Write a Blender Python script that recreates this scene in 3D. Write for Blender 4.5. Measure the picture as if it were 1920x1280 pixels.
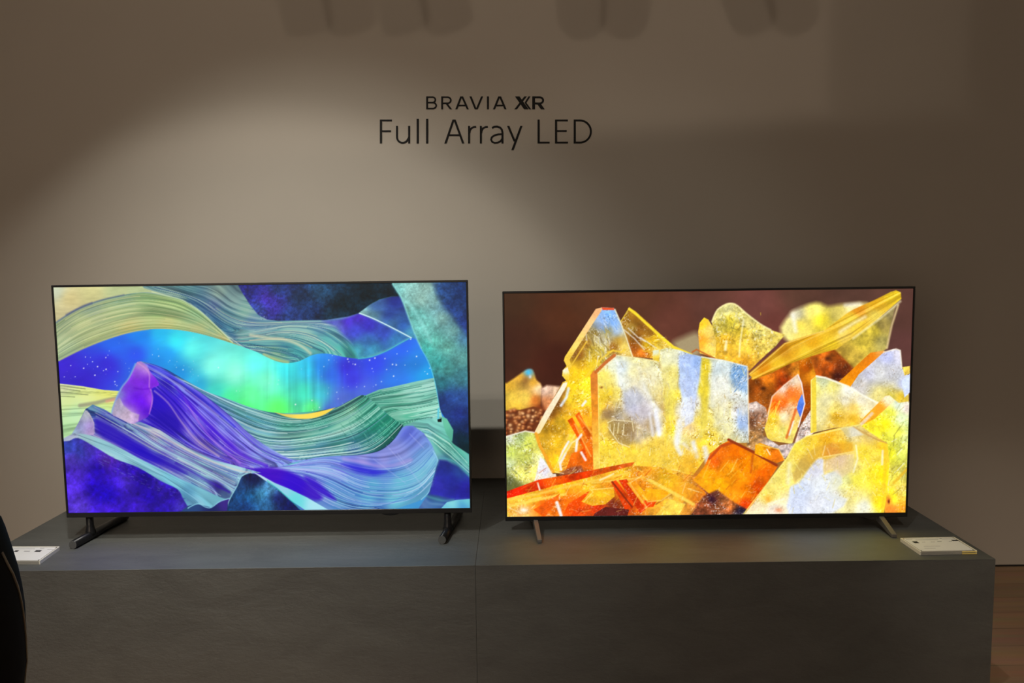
import bpy, bmesh, math, random
import numpy as np
from mathutils import Vector, Matrix

for o in list(bpy.data.objects):
    bpy.data.objects.remove(o)
S = bpy.context.scene
COL = S.collection

# ------------------------------------------------------------------ camera
CZ, PITCH, ROLL, YAW, FPX = 1.4066, 0.0957, 0.0126, -0.0011, 1500.19
FW = np.array([math.sin(YAW)*math.cos(PITCH), math.cos(YAW)*math.cos(PITCH), -math.sin(PITCH)])
R0 = np.array([math.cos(YAW), -math.sin(YAW), 0.0])
U0 = np.cross(R0, FW)
RT = math.cos(ROLL)*R0 - math.sin(ROLL)*U0
UP = math.sin(ROLL)*R0 + math.cos(ROLL)*U0
cam_d = bpy.data.cameras.new('camera')
cam = bpy.data.objects.new('camera', cam_d)
COL.objects.link(cam)
cam_d.sensor_width = 36.0
cam_d.lens = FPX/1920*36.0
cam_d.clip_start = 0.02
cam.matrix_world = Matrix(((RT[0], UP[0], -FW[0], 0), (RT[1], UP[1], -FW[1], 0),
                           (RT[2], UP[2], -FW[2], CZ), (0, 0, 0, 1)))
S.camera = cam

# ------------------------------------------------------------------ world, exposure
w = bpy.data.worlds.new('world')
S.world = w
w.use_nodes = True
w.node_tree.nodes['Background'].inputs[0].default_value = (1.0, 0.80, 0.60, 1)
w.node_tree.nodes['Background'].inputs[1].default_value = 2.15
S.view_settings.view_transform = 'Standard'
S.view_settings.look = 'None'
S.view_settings.exposure = 0.0
S.view_settings.gamma = 1.0
S.view_settings.use_curve_mapping = False

# spotlights of the hall plus added downlights: position, target, half angle (deg), watts, blend, radius, colour
LAMPS = [
    ((-1.00, 0.54, 3.02), (-1.05, 2.78, 0.98), 27.2, 46, 0.26, 0.02, (1.0, 0.95, 0.84)),
    ((-1.30, 0.97, 3.02), (-0.94, 2.78, 1.34), 29.5, 170, 1.0, 0.02, (1.0, 0.97, 0.86)),
    ((-0.16, 0.54, 2.85), (0.20, 1.60, 0.0), 16.0, 3, 0.8, 0.02, (1.0, 0.86, 0.68)),
    ((0.08, 0.54, 2.85), (0.60, 1.70, 0.0), 16.0, 3, 0.8, 0.02, (1.0, 0.86, 0.68)),
    ((0.52, 0.54, 2.85), (0.40, 2.81, 1.45), 24.0, 22, 1.0, 0.02, (1.0, 0.94, 0.78)),  # beam turned up to brighten the wall above the right television
    ((0.94, 0.54, 2.85), (2.05, 2.9, 0.0), 15.0, 105, 1.0, 0.02, (1.0, 0.86, 0.68)),
    ((-1.15, 2.00, 3.25), (-1.10, 2.62, 0.44), 22.0, 150, 1.0, 0.03, (1.0, 0.96, 0.88)),  # added downlight, brightens the left podium top and sign card
    ((0.80, 2.00, 3.25), (0.85, 2.62, 0.44), 21.0, 54, 1.0, 0.03, (1.0, 0.96, 0.86)),  # added downlight for the right half of the podium top
]
BACK = [
    ((0.55, -3.6, 3.36), (0.20, 3.63, 2.65), 22.0, 76, 1.0, 0.02, (1.0, 0.84, 0.66)),
    ((0.80, -3.6, 3.36), (0.40, 3.63, 2.65), 22.0, 76, 1.0, 0.02, (1.0, 0.82, 0.64)),
]

# ------------------------------------------------------------------ helpers
def proj(P):
    d = np.asarray(P, dtype=float) - np.array([0, 0, CZ])
    z = d @ FW
    return 960 + FPX*(d @ RT)/z, 640 - FPX*(d @ UP)/z

def ray(px, py):
    return FW*1.0 + RT*(px-960)/FPX - UP*(py-640)/FPX

def on_z(px, py, z):
    r = ray(px, py); t = (z-CZ)/r[2]
    return Vector((r[0]*t, r[1]*t, z))

def on_y(px, py, y):
    r = ray(px, py); t = y/r[1]
    return Vector((r[0]*t, y, CZ + r[2]*t))

def tag(o, label=None, cat=None, group=None, kind=None):
    if label: o['label'] = label
    if cat: o['category'] = cat
    if group: o['group'] = group
    if kind: o['kind'] = kind
    return o

def empty(name, loc, rz=0.0):
    o = bpy.data.objects.new(name, None)
    COL.objects.link(o)
    o.location = loc
    o.rotation_euler = (0, 0, rz)
    o.empty_display_size = 0.1
    return o

def mesh_obj(name, bm, mat, parent=None, smooth=False):
    bmesh.ops.recalc_face_normals(bm, faces=bm.faces)
    me = bpy.data.meshes.new(name)
    bm.to_mesh(me); bm.free()
    if smooth:
        for p in me.polygons: p.use_smooth = True
    if mat: me.materials.append(mat)
    o = bpy.data.objects.new(name, me)
    COL.objects.link(o)
    if parent: o.parent = parent
    return o

def bm_box(bm, x0, x1, y0, y1, z0, z1, bev=0.0, seg=2):
    r = bmesh.ops.create_cube(bm, size=1.0)
    vs = r['verts']
    for v in vs:
        v.co = Vector((x0+(v.co.x+.5)*(x1-x0), y0+(v.co.y+.5)*(y1-y0), z0+(v.co.z+.5)*(z1-z0)))
    if bev > 0:
        es = list({e for v in vs for e in v.link_edges})
        bmesh.ops.bevel(bm, geom=es, offset=bev, segments=seg, affect='EDGES', profile=0.5)

def box(name, mat, parent, x0, x1, y0, y1, z0, z1, bev=0.0, seg=2):
    bm = bmesh.new(); bm_box(bm, x0, x1, y0, y1, z0, z1, bev, seg)
    return mesh_obj(name, bm, mat, parent)

def bm_tube(bm, pts, rad, n=10, squash=None):
    """tube along pts; rad scalar or list; closed caps. squash=(a,b) scales the ring axes"""
    pts = [Vector(p) for p in pts]
    rings = []
    ref = Vector((0, 0, 1))
    for i, p in enumerate(pts):
        t = (pts[min(i+1, len(pts)-1)] - pts[max(i-1, 0)]).normalized()
        a = t.cross(ref)
        if a.length < 1e-4: a = t.cross(Vector((0, 1, 0)))
        a.normalize(); b = a.cross(t).normalized()
        r = rad[i] if isinstance(rad, (list, tuple)) else rad
        sa, sb = squash or (1, 1)
        rings.append([bm.verts.new(p + a*(math.cos(k*2*math.pi/n)*r*sa) + b*(math.sin(k*2*math.pi/n)*r*sb)) for k in range(n)])
    for A, B in zip(rings, rings[1:]):
        for k in range(n):
            bm.faces.new((A[k], A[(k+1) % n], B[(k+1) % n], B[k]))
    bm.faces.new(rings[0][::-1]); bm.faces.new(rings[-1])

def mat_new(name):
    m = bpy.data.materials.new(name); m.use_nodes = True
    return m, m.node_tree, m.node_tree.nodes['Principled BSDF']

def simple_mat(name, col, rough=0.5, metal=0.0, spec=0.5, noise=0.0, nscale=60.0, bump=0.0):
    m, t, b = mat_new(name)
    b.inputs['Base Color'].default_value = (*col, 1)
    b.inputs['Roughness'].default_value = rough
    b.inputs['Metallic'].default_value = metal
    b.inputs['Specular IOR Level'].default_value = spec
    if noise or bump:
        tc = t.nodes.new('ShaderNodeTexCoord')
        n = t.nodes.new('ShaderNodeTexNoise'); n.inputs['Scale'].default_value = nscale
        n.inputs['Detail'].default_value = 5
        t.links.new(tc.outputs['Object'], n.inputs['Vector'])
        if noise:
            r = t.nodes.new('ShaderNodeValToRGB')
            r.color_ramp.elements[0].position = .3; r.color_ramp.elements[1].position = .7
            r.color_ramp.elements[0].color = (*[c*(1-noise) for c in col], 1)
            r.color_ramp.elements[1].color = (*[min(1, c*(1+noise)) for c in col], 1)
            t.links.new(n.outputs['Fac'], r.inputs['Fac'])
            t.links.new(r.outputs['Color'], b.inputs['Base Color'])
        if bump:
            bp = t.nodes.new('ShaderNodeBump'); bp.inputs['Strength'].default_value = bump
            bp.inputs['Distance'].default_value = 0.004
            t.links.new(n.outputs['Fac'], bp.inputs['Height'])
            t.links.new(bp.outputs['Normal'], b.inputs['Normal'])
    return m

# ------------------------------------------------------------------ materials
M_WALL = simple_mat('wall_paint', (0.56, 0.51, 0.45), 0.9, spec=0.15, noise=0.012, nscale=3, bump=0.02)
M_CEIL = simple_mat('ceiling_black', (0.03, 0.028, 0.026), 0.95, spec=0.1, noise=0.1, nscale=8)
M_BLOCKER = simple_mat('blocker_paint', (0.30, 0.27, 0.24), 0.9, spec=0.1, noise=0.03, nscale=4)
M_GAP_SHADE = simple_mat('shadow_gap', (0.02, 0.015, 0.012), 0.9, noise=0.1)  # near-black strip standing in for shadow at the wall foot
M_BLACK = simple_mat('black_plastic', (0.006, 0.006, 0.007), 0.45, spec=0.35, noise=0.05, nscale=200)
M_BEZEL = simple_mat('black_metal_bezel', (0.008, 0.008, 0.009), 0.35, spec=0.4, noise=0.05, nscale=200)
M_FOOT = simple_mat('black_metal_foot', (0.012, 0.012, 0.014), 0.32, metal=0.2, spec=0.5, noise=0.05, nscale=150)
M_FOOTEND = simple_mat('grey_foot_end', (0.09, 0.09, 0.09), 0.5, spec=0.4, noise=0.05, nscale=150)
M_FOOT2 = simple_mat('dark_silver_foot', (0.17, 0.155, 0.145), 0.5, metal=0.3, spec=0.5, noise=0.06, nscale=150)
M_LETTER = simple_mat('black_letter', (0.006, 0.005, 0.005), 0.6, spec=0.2, noise=0.02)
M_LAMP = simple_mat('lamp_black', (0.02, 0.02, 0.02), 0.5, noise=0.05)

def slate_mat(name, base):
    m, t, b = mat_new(name)
    N = t.nodes.new
    tc = N('ShaderNodeTexCoord'); mp = N('ShaderNodeMapping')
    mp.inputs['Rotation'].default_value = (0.5, 0.6, 0.45)
    mp.inputs['Scale'].default_value = (1.0, 2.6, 2.2)
    n1 = N('ShaderNodeTexNoise'); n1.inputs['Scale'].default_value = 4.0; n1.inputs['Detail'].default_value = 9
    n1.inputs['Roughness'].default_value = 0.62; n1.inputs['Distortion'].default_value = 0.6
    n2 = N('ShaderNodeTexNoise'); n2.inputs['Scale'].default_value = 22.0; n2.inputs['Detail'].default_value = 8
    n2.inputs['Roughness'].default_value = 0.7
    t.links.new(tc.outputs['Object'], mp.inputs['Vector'])
    t.links.new(mp.outputs['Vector'], n1.inputs['Vector']); t.links.new(mp.outputs['Vector'], n2.inputs['Vector'])
    r = N('ShaderNodeValToRGB')
    r.color_ramp.elements[0].position = .3; r.color_ramp.elements[1].position = .72
    r.color_ramp.elements[0].color = (*[c*.76 for c in base], 1)
    r.color_ramp.elements[1].color = (*[c*1.26 for c in base], 1)
    t.links.new(n1.outputs['Fac'], r.inputs['Fac'])
    t.links.new(r.outputs['Color'], b.inputs['Base Color'])
    add = N('ShaderNodeMath'); add.operation = 'ADD'
    t.links.new(n1.outputs['Fac'], add.inputs[0]); t.links.new(n2.outputs['Fac'], add.inputs[1])
    bp = N('ShaderNodeBump'); bp.inputs['Strength'].default_value = 0.35; bp.inputs['Distance'].default_value = 0.006
    t.links.new(add.outputs[0], bp.inputs['Height']); t.links.new(bp.outputs['Normal'], b.inputs['Normal'])
    b.inputs['Roughness'].default_value = 0.60
    b.inputs['IOR'].default_value = 1.8
    b.inputs['Specular IOR Level'].default_value = 0.7
    return m
M_SLATE = slate_mat('slate_laminate', (0.070, 0.074, 0.070))

def wood_floor_mat():
    m, t, b = mat_new('brown_wood_floor')
    N = t.nodes.new
    tc = N('ShaderNodeTexCoord'); mp = N('ShaderNodeMapping')
    mp.inputs['Scale'].default_value = (0.7, 9.0, 1.0)
    n = N('ShaderNodeTexNoise'); n.inputs['Scale'].default_value = 3.0; n.inputs['Detail'].default_value = 6
    br = N('ShaderNodeTexBrick'); br.inputs['Scale'].default_value = 1.0
    br.inputs['Brick Width'].default_value = 1.6; br.inputs['Row Height'].default_value = 0.14
    br.inputs['Mortar Size'].default_value = 0.002
    br.inputs['Color1'].default_value = (0.36, 0.215, 0.125, 1); br.inputs['Color2'].default_value = (0.41, 0.25, 0.15, 1)
    br.inputs['Mortar'].default_value = (0.20, 0.115, 0.065, 1)
    t.links.new(tc.outputs['Object'], mp.inputs['Vector']); t.links.new(mp.outputs['Vector'], n.inputs['Vector'])
    t.links.new(tc.outputs['Object'], br.inputs['Vector'])
    mx = N('ShaderNodeMix'); mx.data_type = 'RGBA'; mx.blend_type = 'OVERLAY'; mx.inputs[0].default_value = 0.35
    t.links.new(br.outputs['Color'], mx.inputs[6]); t.links.new(n.outputs['Color'], mx.inputs[7])
    t.links.new(mx.outputs[2], b.inputs['Base Color'])
    b.inputs['Roughness'].default_value = 0.45
    return m
M_FLOOR = wood_floor_mat()

# ------------------------------------------------------------------ the setting
WY = 3.5612            # wall plane
PT = 0.4425             # podium top
tag(box('floor', M_FLOOR, None, -5.5, 5.5, -6.0, WY+0.1, -0.1, 0.0),
    'brown wooden floor of the showroom', 'floor', kind='structure')
tag(box('wall_back', M_WALL, None, -5.5, 5.5, WY, WY+0.1, 0.0, 3.5),
    'plain beige painted wall behind the two televisions', 'wall', kind='structure')
tag(box('ceiling', M_CEIL, None, -5.5, 5.5, -6.0, WY+0.1, 3.5, 3.6),
    'dark matt ceiling above the display', 'ceiling', kind='structure')
tag(box('shade_strip_1', M_GAP_SHADE, None, -5.5, 5.5, WY-0.004, WY, 0.0, 0.007),
    'thin dark strip painted as the shadow line where wall meets floor', 'shade_strip', kind='structure')

tag(box('wall_added_left', M_BLOCKER, None, -3.5, -3.4, -2.5, WY, 0.0, 3.5), 'side wall added on the left to block stray light', 'wall', kind='structure')  # unseen wall added to keep side light from behind the televisions
tag(box('wall_added_right', M_BLOCKER, None, 3.4, 3.5, -2.5, WY, 0.0, 3.5), 'side wall added on the right to block stray light', 'wall', kind='structure')  # its added counterpart, blocking light from the other side
def slab_panel(name, label, cat, c, length, thick, z0, z1, rz, mat):
    o = box(name, mat, None, -length/2, length/2, -thick/2, thick/2, 0, z1-z0, 0.004, 1)
    o.location = (c[0], c[1], z0); o.rotation_euler = (0, 0, rz)
    return tag(o, label, cat)
slab_panel('light_blocker', 'tall beige partition panel added to shade the wall from behind the photographer', 'blocker', (1.15, -1.78), 3.0, 0.05, 0.0, 3.035, math.radians(16), M_BLOCKER)  # unseen panel added to cast the slanted shadow edge on the wall
slab_panel('upper_light_blocker', 'beige panel added under the ceiling to shade the wall from behind the photographer', 'panel', (1.86, -1.34), 1.8, 0.05, 2.98, 3.5, math.radians(10), M_BLOCKER)  # unseen panel added to shade the upper right of the wall

# ------------------------------------------------------------------ podium
PF, PR, PL = 2.5013, 1.5478, -1.8078
PB = WY - 0.002
pod = empty('display_podium', ((PR+PL)/2, (PF+PB)/2, 0))
tag(pod, 'long low grey slate-look podium carrying both televisions', 'podium')
cx, cy = pod.location.x, pod.location.y
seam = on_z(896, 1020, PT).x
g = 0.0005
TH = 0.018
def podbox(name, x0, x1, y0, y1, z0, z1, bev=0.0015):
    return box(name, M_SLATE, pod, x0-cx, x1-cx, y0-cy, y1-cy, z0, z1, bev, 1)
SK = 0.0025                      # laminate skin on the top
podbox('core', PL+TH, PR-TH, PF+TH, PB, 0.0, PT-SK-0.001, 0)
podbox('top_panel', PL, seam-g, PF, PB, PT-SK, PT, 0.0005)
podbox('top_panel', seam+g, PR, PF, PB, PT-SK, PT, 0.0005)
podbox('front_panel', PL, seam-g, PF, PF+TH, 0.0, PT-SK, 0.0)
podbox('front_panel', seam+g, PR, PF, PF+TH, 0.0, PT-SK, 0.0)
podbox('side_panel', PL, PL+TH, PF+TH, PB, 0.0, PT-SK, 0.0)
podbox('side_panel', PR-TH, PR, PF+TH, PB, 0.0, PT-SK, 0.0)

# ------------------------------------------------------------------ pictures shown on the screens (flat, light-emitting)
_rs = np.random.RandomState(7)
_LAT = _rs.rand(256, 256).astype(np.float32)
def vnoise(x, y, seed=0):
    x = x + seed*17.31; y = y + seed*9.77
    xi = np.floor(x).astype(np.int32); yi = np.floor(y).astype(np.int32)
    fx = x-xi; fy = y-yi
    fx = fx*fx*(3-2*fx); fy = fy*fy*(3-2*fy)
    x0, x1, y0, y1 = xi & 255, (xi+1) & 255, yi & 255, (yi+1) & 255
    return (_LAT[y0, x0]*(1-fx)+_LAT[y0, x1]*fx)*(1-fy) + (_LAT[y1, x0]*(1-fx)+_LAT[y1, x1]*fx)*fy
def fbm(x, y, seed=0, oct=4, gain=.5):
    s = 0; a = 1; t = 0
    for k in range(oct):
        s = s + a*vnoise(x*2**k, y*2**k, seed+k*3); t += a; a *= gain
    return s/t

def sdist(X, Y, pts, closed=True):
    """distance to a polyline; signed (inside positive) when closed"""
    P = np.array(pts, np.float32); n = len(P)
    best = np.full(X.shape, 1e9, np.float32); ins = np.zeros(X.shape, bool)
    for i in range(n if closed else n-1):
        ax, ay = P[i]; bx, by = P[(i+1) % n]
        dx, dy = bx-ax, by-ay
        t = np.clip(((X-ax)*dx+(Y-ay)*dy)/(dx*dx+dy*dy+1e-9), 0, 1)
        best = np.minimum(best, (X-ax-t*dx)**2+(Y-ay-t*dy)**2)
        if closed and ay != by:
            ins ^= ((ay > Y) != (by > Y)) & (X < (bx-ax)*(Y-ay)/(by-ay)+ax)
    d = np.sqrt(best)
    return np.where(ins, d, -d) if closed else d

def smooth_pts(pts, k=4, closed=False):
    """Catmull-Rom through the points"""
    P = [np.array(p, float) for p in pts]; n = len(P); out = []
    for i in range(n if closed else n-1):
        p0, p1, p2, p3 = (P[(i-1) % n], P[i], P[(i+1) % n], P[(i+2) % n]) if closed else (P[max(i-1, 0)], P[i], P[i+1], P[min(i+2, n-1)])
        for j in range(k):
            t = j/k
            out.append(.5*((2*p1)+(p2-p0)*t+(2*p0-5*p1+4*p2-p3)*t*t+(3*p1-p0-3*p2+p3)*t**3))
    if not closed: out.append(P[-1])
    return [tuple(p) for p in out]

def resample(pts, n):
    P = np.array(pts, float); d = np.r_[0, np.cumsum(np.hypot(*np.diff(P, axis=0).T))]
    t = np.linspace(0, d[-1], n)
    return np.stack([np.interp(t, d, P[:, 0]), np.interp(t, d, P[:, 1])], 1)

class Canvas:
    def __init__(s, X, Y):
        s.X, s.Y = X, Y
        s.C = np.zeros(X.shape+(3,), np.float32)
        s.rows = Y[:, X.shape[1]//2]; s.cols = X[X.shape[0]//2]
    def win(s, x0, x1, y0, y1, m=14):
        c = np.where((s.cols >= x0-m) & (s.cols <= x1+m))[0]; r = np.where((s.rows >= y0-m) & (s.rows <= y1+m))[0]
        if len(c) == 0 or len(r) == 0: return None
        return slice(r[0], r[-1]+1), slice(c[0], c[-1]+1)
    def region(s, pts, fill, feather=1.0, alpha=1.0, tex=None, m=14):
        """fill: colour (r,g,b) or list of (x,y,(r,g,b)) blended by distance; tex(X,Y,col)->col"""
        xs = [p[0] for p in pts]; ys = [p[1] for p in pts]
        w_ = s.win(min(xs), max(xs), min(ys), max(ys), m + feather)
        if w_ is None: return
        X, Y = s.X[w_], s.Y[w_]
        A = np.clip(.5+sdist(X, Y, pts)/max(feather, .01), 0, 1)*alpha
        col = idw(X, Y, fill) if isinstance(fill, list) else np.broadcast_to(np.array(fill, np.float32)/255, X.shape+(3,)).copy()
        if tex is not None: col = tex(X, Y, col)
        s.C[w_] = s.C[w_]*(1-A[..., None]) + col*A[..., None]
        s.M = np.zeros(s.X.shape, np.float32); s.M[w_] = A
    def flow(s, guides, n, cols, alpha=.5, wd=(.7, 1.6), seed=1, span=(.25, .8)):
        """thin strata lines between neighbouring guide curves, kept inside the last region"""
        r = random.Random(seed); G = [resample(g[1], 26) for g in guides]; M = s.M.copy()
        for k in range(n):
            v = r.uniform(0, len(G)-1.001); i = int(v); f = v-i
            P = G[i]*(1-f)+G[i+1]*f
            L = r.uniform(*span); a0 = r.uniform(-.15, 1.1-L); i0 = max(0, int(a0*25)); i1 = min(25, int((a0+L)*25)+1)
            if i1-i0 < 3: continue
            P = P[i0:i1+1]; P = P + np.array([0, r.uniform(-1.5, 1.5)])
            w_ = s.win(P[:, 0].min(), P[:, 0].max(), P[:, 1].min(), P[:, 1].max(), 3)
            if w_ is None: continue
            d = sdist(s.X[w_], s.Y[w_], P, False); wd_ = r.uniform(*wd)
            A = np.clip(.5+(wd_/2-d)/1.1, 0, 1)*alpha*r.uniform(.35, 1)*M[w_]
            s.C[w_] = s.C[w_]*(1-A[..., None]) + np.array(r.choice(cols), np.float32)/255*A[..., None]
    def line(s, pts, col, wd=1.0, alpha=1.0, soft=1.0, taper=None):
        xs = [p[0] for p in pts]; ys = [p[1] for p in pts]
        w_ = s.win(min(xs), max(xs), min(ys), max(ys), wd+soft+2)
        if w_ is None: return
        d = sdist(s.X[w_], s.Y[w_], pts, False)
        A = np.clip(.5+(wd/2-d)/soft, 0, 1)*alpha
        s.C[w_] = s.C[w_]*(1-A[..., None]) + np.array(col, np.float32)/255*A[..., None]
    def blob(s, x, y, rx, ry, col, alpha=1.0):
        w_ = s.win(x-rx*2.2, x+rx*2.2, y-ry*2.2, y+ry*2.2, 2)
        if w_ is None: return
        A = np.exp(-(((s.X[w_]-x)/rx)**2+((s.Y[w_]-y)/ry)**2)*1.2)*alpha
        s.C[w_] = s.C[w_]*(1-A[..., None]) + np.array(col, np.float32)/255*A[..., None]

IDW_EPS = [110.0]
def idw(X, Y, samples, p=1.5):
    eps = IDW_EPS[0]
    num = np.zeros(X.shape+(3,), np.float32); den = np.zeros(X.shape, np.float32)
    for x, y, c in samples:
        w_ = 1.0/((X-x)**2+(Y-y)**2+eps)**p
        num += w_[..., None]*(np.array(c, np.float32)/255); den += w_
    return num/den[..., None]

def field(X, Y, guides):
    """guides: [(value, polyline)], smooth interpolation of the values between the guide curves"""
    num = 0; den = 0
    for v, pts in guides:
        d = sdist(X, Y, pts, False); w_ = 1/(d*d+1.0)
        num = num+w_*v; den = den+w_
    return num/den

def streaks(guides, freq, amp, seed=0, along=55.0, light=(255, 255, 240), dark=(10, 40, 60), sharp=1.0, mixl=.5):
    def tex(X, Y, col):
        v = field(X, Y, guides)
        n = 0; a = 1; tt = 0; al = (X+.6*Y)/along
        for k in range(3):
            n = n + a*vnoise(v*freq*.6*2**k, al*1.2**k, seed+k*3); tt += a; a *= .85
        n = np.clip((n/tt-.5)*3.3*sharp, -1, 1)
        L = np.array(light, np.float32)/255; D = np.array(dark, np.float32)/255
        up = np.clip(n, 0, 1)[..., None]*amp; dn = np.clip(-n, 0, 1)[..., None]*amp
        col = col*(1-up)+(col*(1-mixl)+L*mixl)*up
        return col*(1-dn)+(col*.35+D*.25)*dn
    return tex

def mottled(scale, amp, seed=0, stretch=(1, 1)):
    def tex(X, Y, col):
        n = (fbm(X/scale*stretch[0], Y/scale*stretch[1], seed, 5, .62)-.5)*2.2
        return np.clip(col*(1+amp*n[..., None]), 0, 1)
    return tex

def chain(*fs):
    def tex(X, Y, col):
        for f in fs: col = f(X, Y, col)
        return col
    return tex

def paint_canyon(X, Y):
    c = Canvas(X, Y); rnd = random.Random(3); IDW_EPS[0] = 110.0
    full = [(60, 500), (920, 500), (920, 1000), (60, 1000)]
    # night sky with aurora
    sky = [(120, 690, (62, 42, 192)), (200, 685, (58, 48, 205)), (160, 715, (58, 40, 195)), (215, 640, (45, 105, 225)), (255, 665, (48, 82, 220)),
           (265, 628, (32, 135, 236)), (300, 622, (42, 190, 240)), (330, 640, (62, 228, 236)), (300, 675, (34, 140, 224)), (335, 700, (30, 140, 214)), (315, 665, (36, 150, 228)),
           (360, 655, (105, 245, 236)), (400, 688, (140, 252, 232)), (440, 700, (152, 255, 226)), (372, 722, (50, 175, 220)), (405, 735, (70, 215, 200)),
           (430, 748, (84, 240, 160)), (470, 742, (110, 252, 165)), (460, 765, (86, 240, 118)), (520, 768, (98, 250, 108)), (500, 715, (130, 252, 208)), (485, 680, (110, 250, 240)),
           (540, 692, (72, 234, 240)), (575, 690, (60, 205, 236)), (570, 735, (76, 226, 190)), (602, 685, (45, 140, 232)), (585, 765, (96, 232, 130)), (600, 735, (70, 190, 205)),
           (620, 700, (52, 105, 218)), (650, 690, (62, 52, 212)), (660, 712, (62, 58, 206)), (640, 748, (86, 108, 200)), (618, 772, (78, 105, 212)), (680, 738, (84, 112, 215)),
           (700, 680, (56, 74, 222)), (750, 650, (50, 102, 226)), (780, 680, (46, 132, 220)), (800, 700, (40, 160, 225)), (740, 712, (52, 118, 215))]
    def rays(X, Y, col):
        n = fbm(X/9, Y/160, 5, 3, .6)-.5
        m = np.exp(-((X-570)/95)**2)*np.clip((Y-655)/40, 0, 1)
        col = np.clip(col*(1+.32*(n*m)[..., None]), 0, 1)
        n2 = fbm(X/60+Y/80, Y/30, 8, 4)-.5
        return np.clip(col*(1+.22*n2[..., None]), 0, 1)
    c.region(full, sky, tex=rays)
    for k in range(420):
        x, y = (rnd.uniform(110, 815) if k < 230 else rnd.uniform(112, 400)), rnd.uniform(625, 775)
        if 380 < x < 560 and rnd.random() < .75: continue
        b = rnd.random()
        c.blob(x, y, .7+b*b*.7, .7+b*b*.7, (235, 245, 255), .25+.6*b*b)
    for x, y in ((157, 690), (199, 692), (178, 703), (183, 687), (161, 669), (199, 670), (225, 643), (290, 628), (703, 671), (693, 675), (743, 684), (736, 683), (738, 705), (770, 635.5), (781, 668), (666, 683), (652, 673), (554, 758)):
        c.blob(x, y, 1.5, 1.5, (250, 252, 255), .95)

    low = smooth_pts([(96, 685), (111, 676), (153, 655), (195, 638), (238, 624.5), (280, 617), (322, 617), (364, 623), (406, 634), (449, 647.7), (480, 659), (501, 669.5), (522.7, 678.4),
           (542, 680), (561, 677), (587, 665), (612, 662.6), (640, 668), (668, 672), (693.5, 669.5), (725.6, 657.7), (747, 646), (772, 632)], 3)
    # overhanging rock: all of it
    over = low+[(800, 600), (800, 500), (80, 500), (80, 690)]
    oc = [(350, 545, (70, 118, 128)), (375, 570, (56, 100, 128)), (330, 560, (120, 150, 140)), (410, 548, (150, 175, 158)), (440, 560, (135, 165, 160)), (400, 575, (70, 90, 140)), (420, 590, (75, 125, 140)),
          (460, 585, (120, 165, 150)), (400, 605, (40, 100, 135)), (430, 625, (45, 115, 140)), (460, 630, (100, 165, 160)), (470, 605, (85, 120, 160)), (460, 650, (60, 140, 150)), (500, 610, (90, 135, 160)),
          (500, 640, (95, 165, 165)), (540, 615, (110, 165, 165)), (530, 650, (60, 130, 150)), (520, 665, (110, 170, 130)), (560, 660, (70, 160, 165)), (580, 630, (120, 175, 170)), (600, 610, (105, 150, 180)), (610, 645, (95, 180, 175)),
          (640, 660, (90, 185, 170)), (640, 630, (100, 165, 180)), (665, 660, (80, 180, 165))]
    g = [(0, smooth_pts([(300, 535), (380, 560), (430, 590), (480, 603), (560, 603), (620, 603), (660, 612), (690, 640)])),
         (1, smooth_pts([(271, 545), (340, 560), (380, 590), (420, 625), (470, 625), (540, 612), (600, 620), (640, 645), (662, 668)])),
         (2, smooth_pts([(345, 570), (400, 610), (432, 640), (480, 640), (540, 640), (580, 655), (600, 663)])),
         (3, smooth_pts([(430, 640), (480, 659), (530, 679), (550, 680)]))]
    c.region(over, oc, tex=streaks(g, 13, .75, 2, 70, (235, 240, 215), (20, 55, 110)))
    c.flow(g, 90, [(225, 235, 210), (30, 70, 110), (170, 205, 190), (235, 225, 180), (60, 90, 140)], .55, (.7, 1.8), 3)
    c.line(smooth_pts([(470, 628), (500, 633), (530, 636), (552, 642), (570, 652), (582, 662)]), (235, 225, 185), 5, .65, 5)
    c.line(smooth_pts([(495, 664), (510, 671), (525, 676), (540, 679)]), (225, 215, 140), 4, .6, 4)
    # purple flank under the wing
    c.region([(605, 601), (640, 597), (674, 586), (700, 597), (735, 614), (771, 632), (747, 646), (725, 657), (693, 669), (672, 672), (655, 640), (628, 613)],
             [(650, 605, (76, 48, 192)), (672, 592, (82, 50, 195)), (690, 612, (62, 48, 190)), (665, 620, (62, 70, 185)), (720, 625, (58, 75, 180)), (690, 635, (60, 110, 175)), (670, 655, (72, 160, 172)), (700, 655, (66, 150, 180)), (740, 640, (60, 130, 180)), (635, 612, (95, 110, 180))],
             9, tex=mottled(14, .22, 4))
    c.line(smooth_pts([(672, 672), (700, 668), (726, 657), (747, 645), (770, 633)]), (80, 200, 215), 1.6, .7, 2)
    # wing
    c.region([(672, 587), (693, 571), (711, 562), (732, 556), (752, 554), (766, 590), (780, 636), (771, 632), (735, 614), (700, 597)],
             [(680, 586, (150, 195, 190)), (700, 590, (110, 160, 170)), (705, 577, (50, 80, 140)), (740, 565, (34, 44, 125)), (730, 590, (40, 62, 140)), (755, 610, (45, 85, 160)), (770, 626, (80, 160, 190)), (735, 608, (70, 120, 165))], 1.5, tex=mottled(18, .25, 6, (1, 1.6)))
    c.line(smooth_pts([(674, 587), (700, 597), (735, 614), (771, 633)]), (215, 245, 250), 2.2, .95, 1.5)
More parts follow.
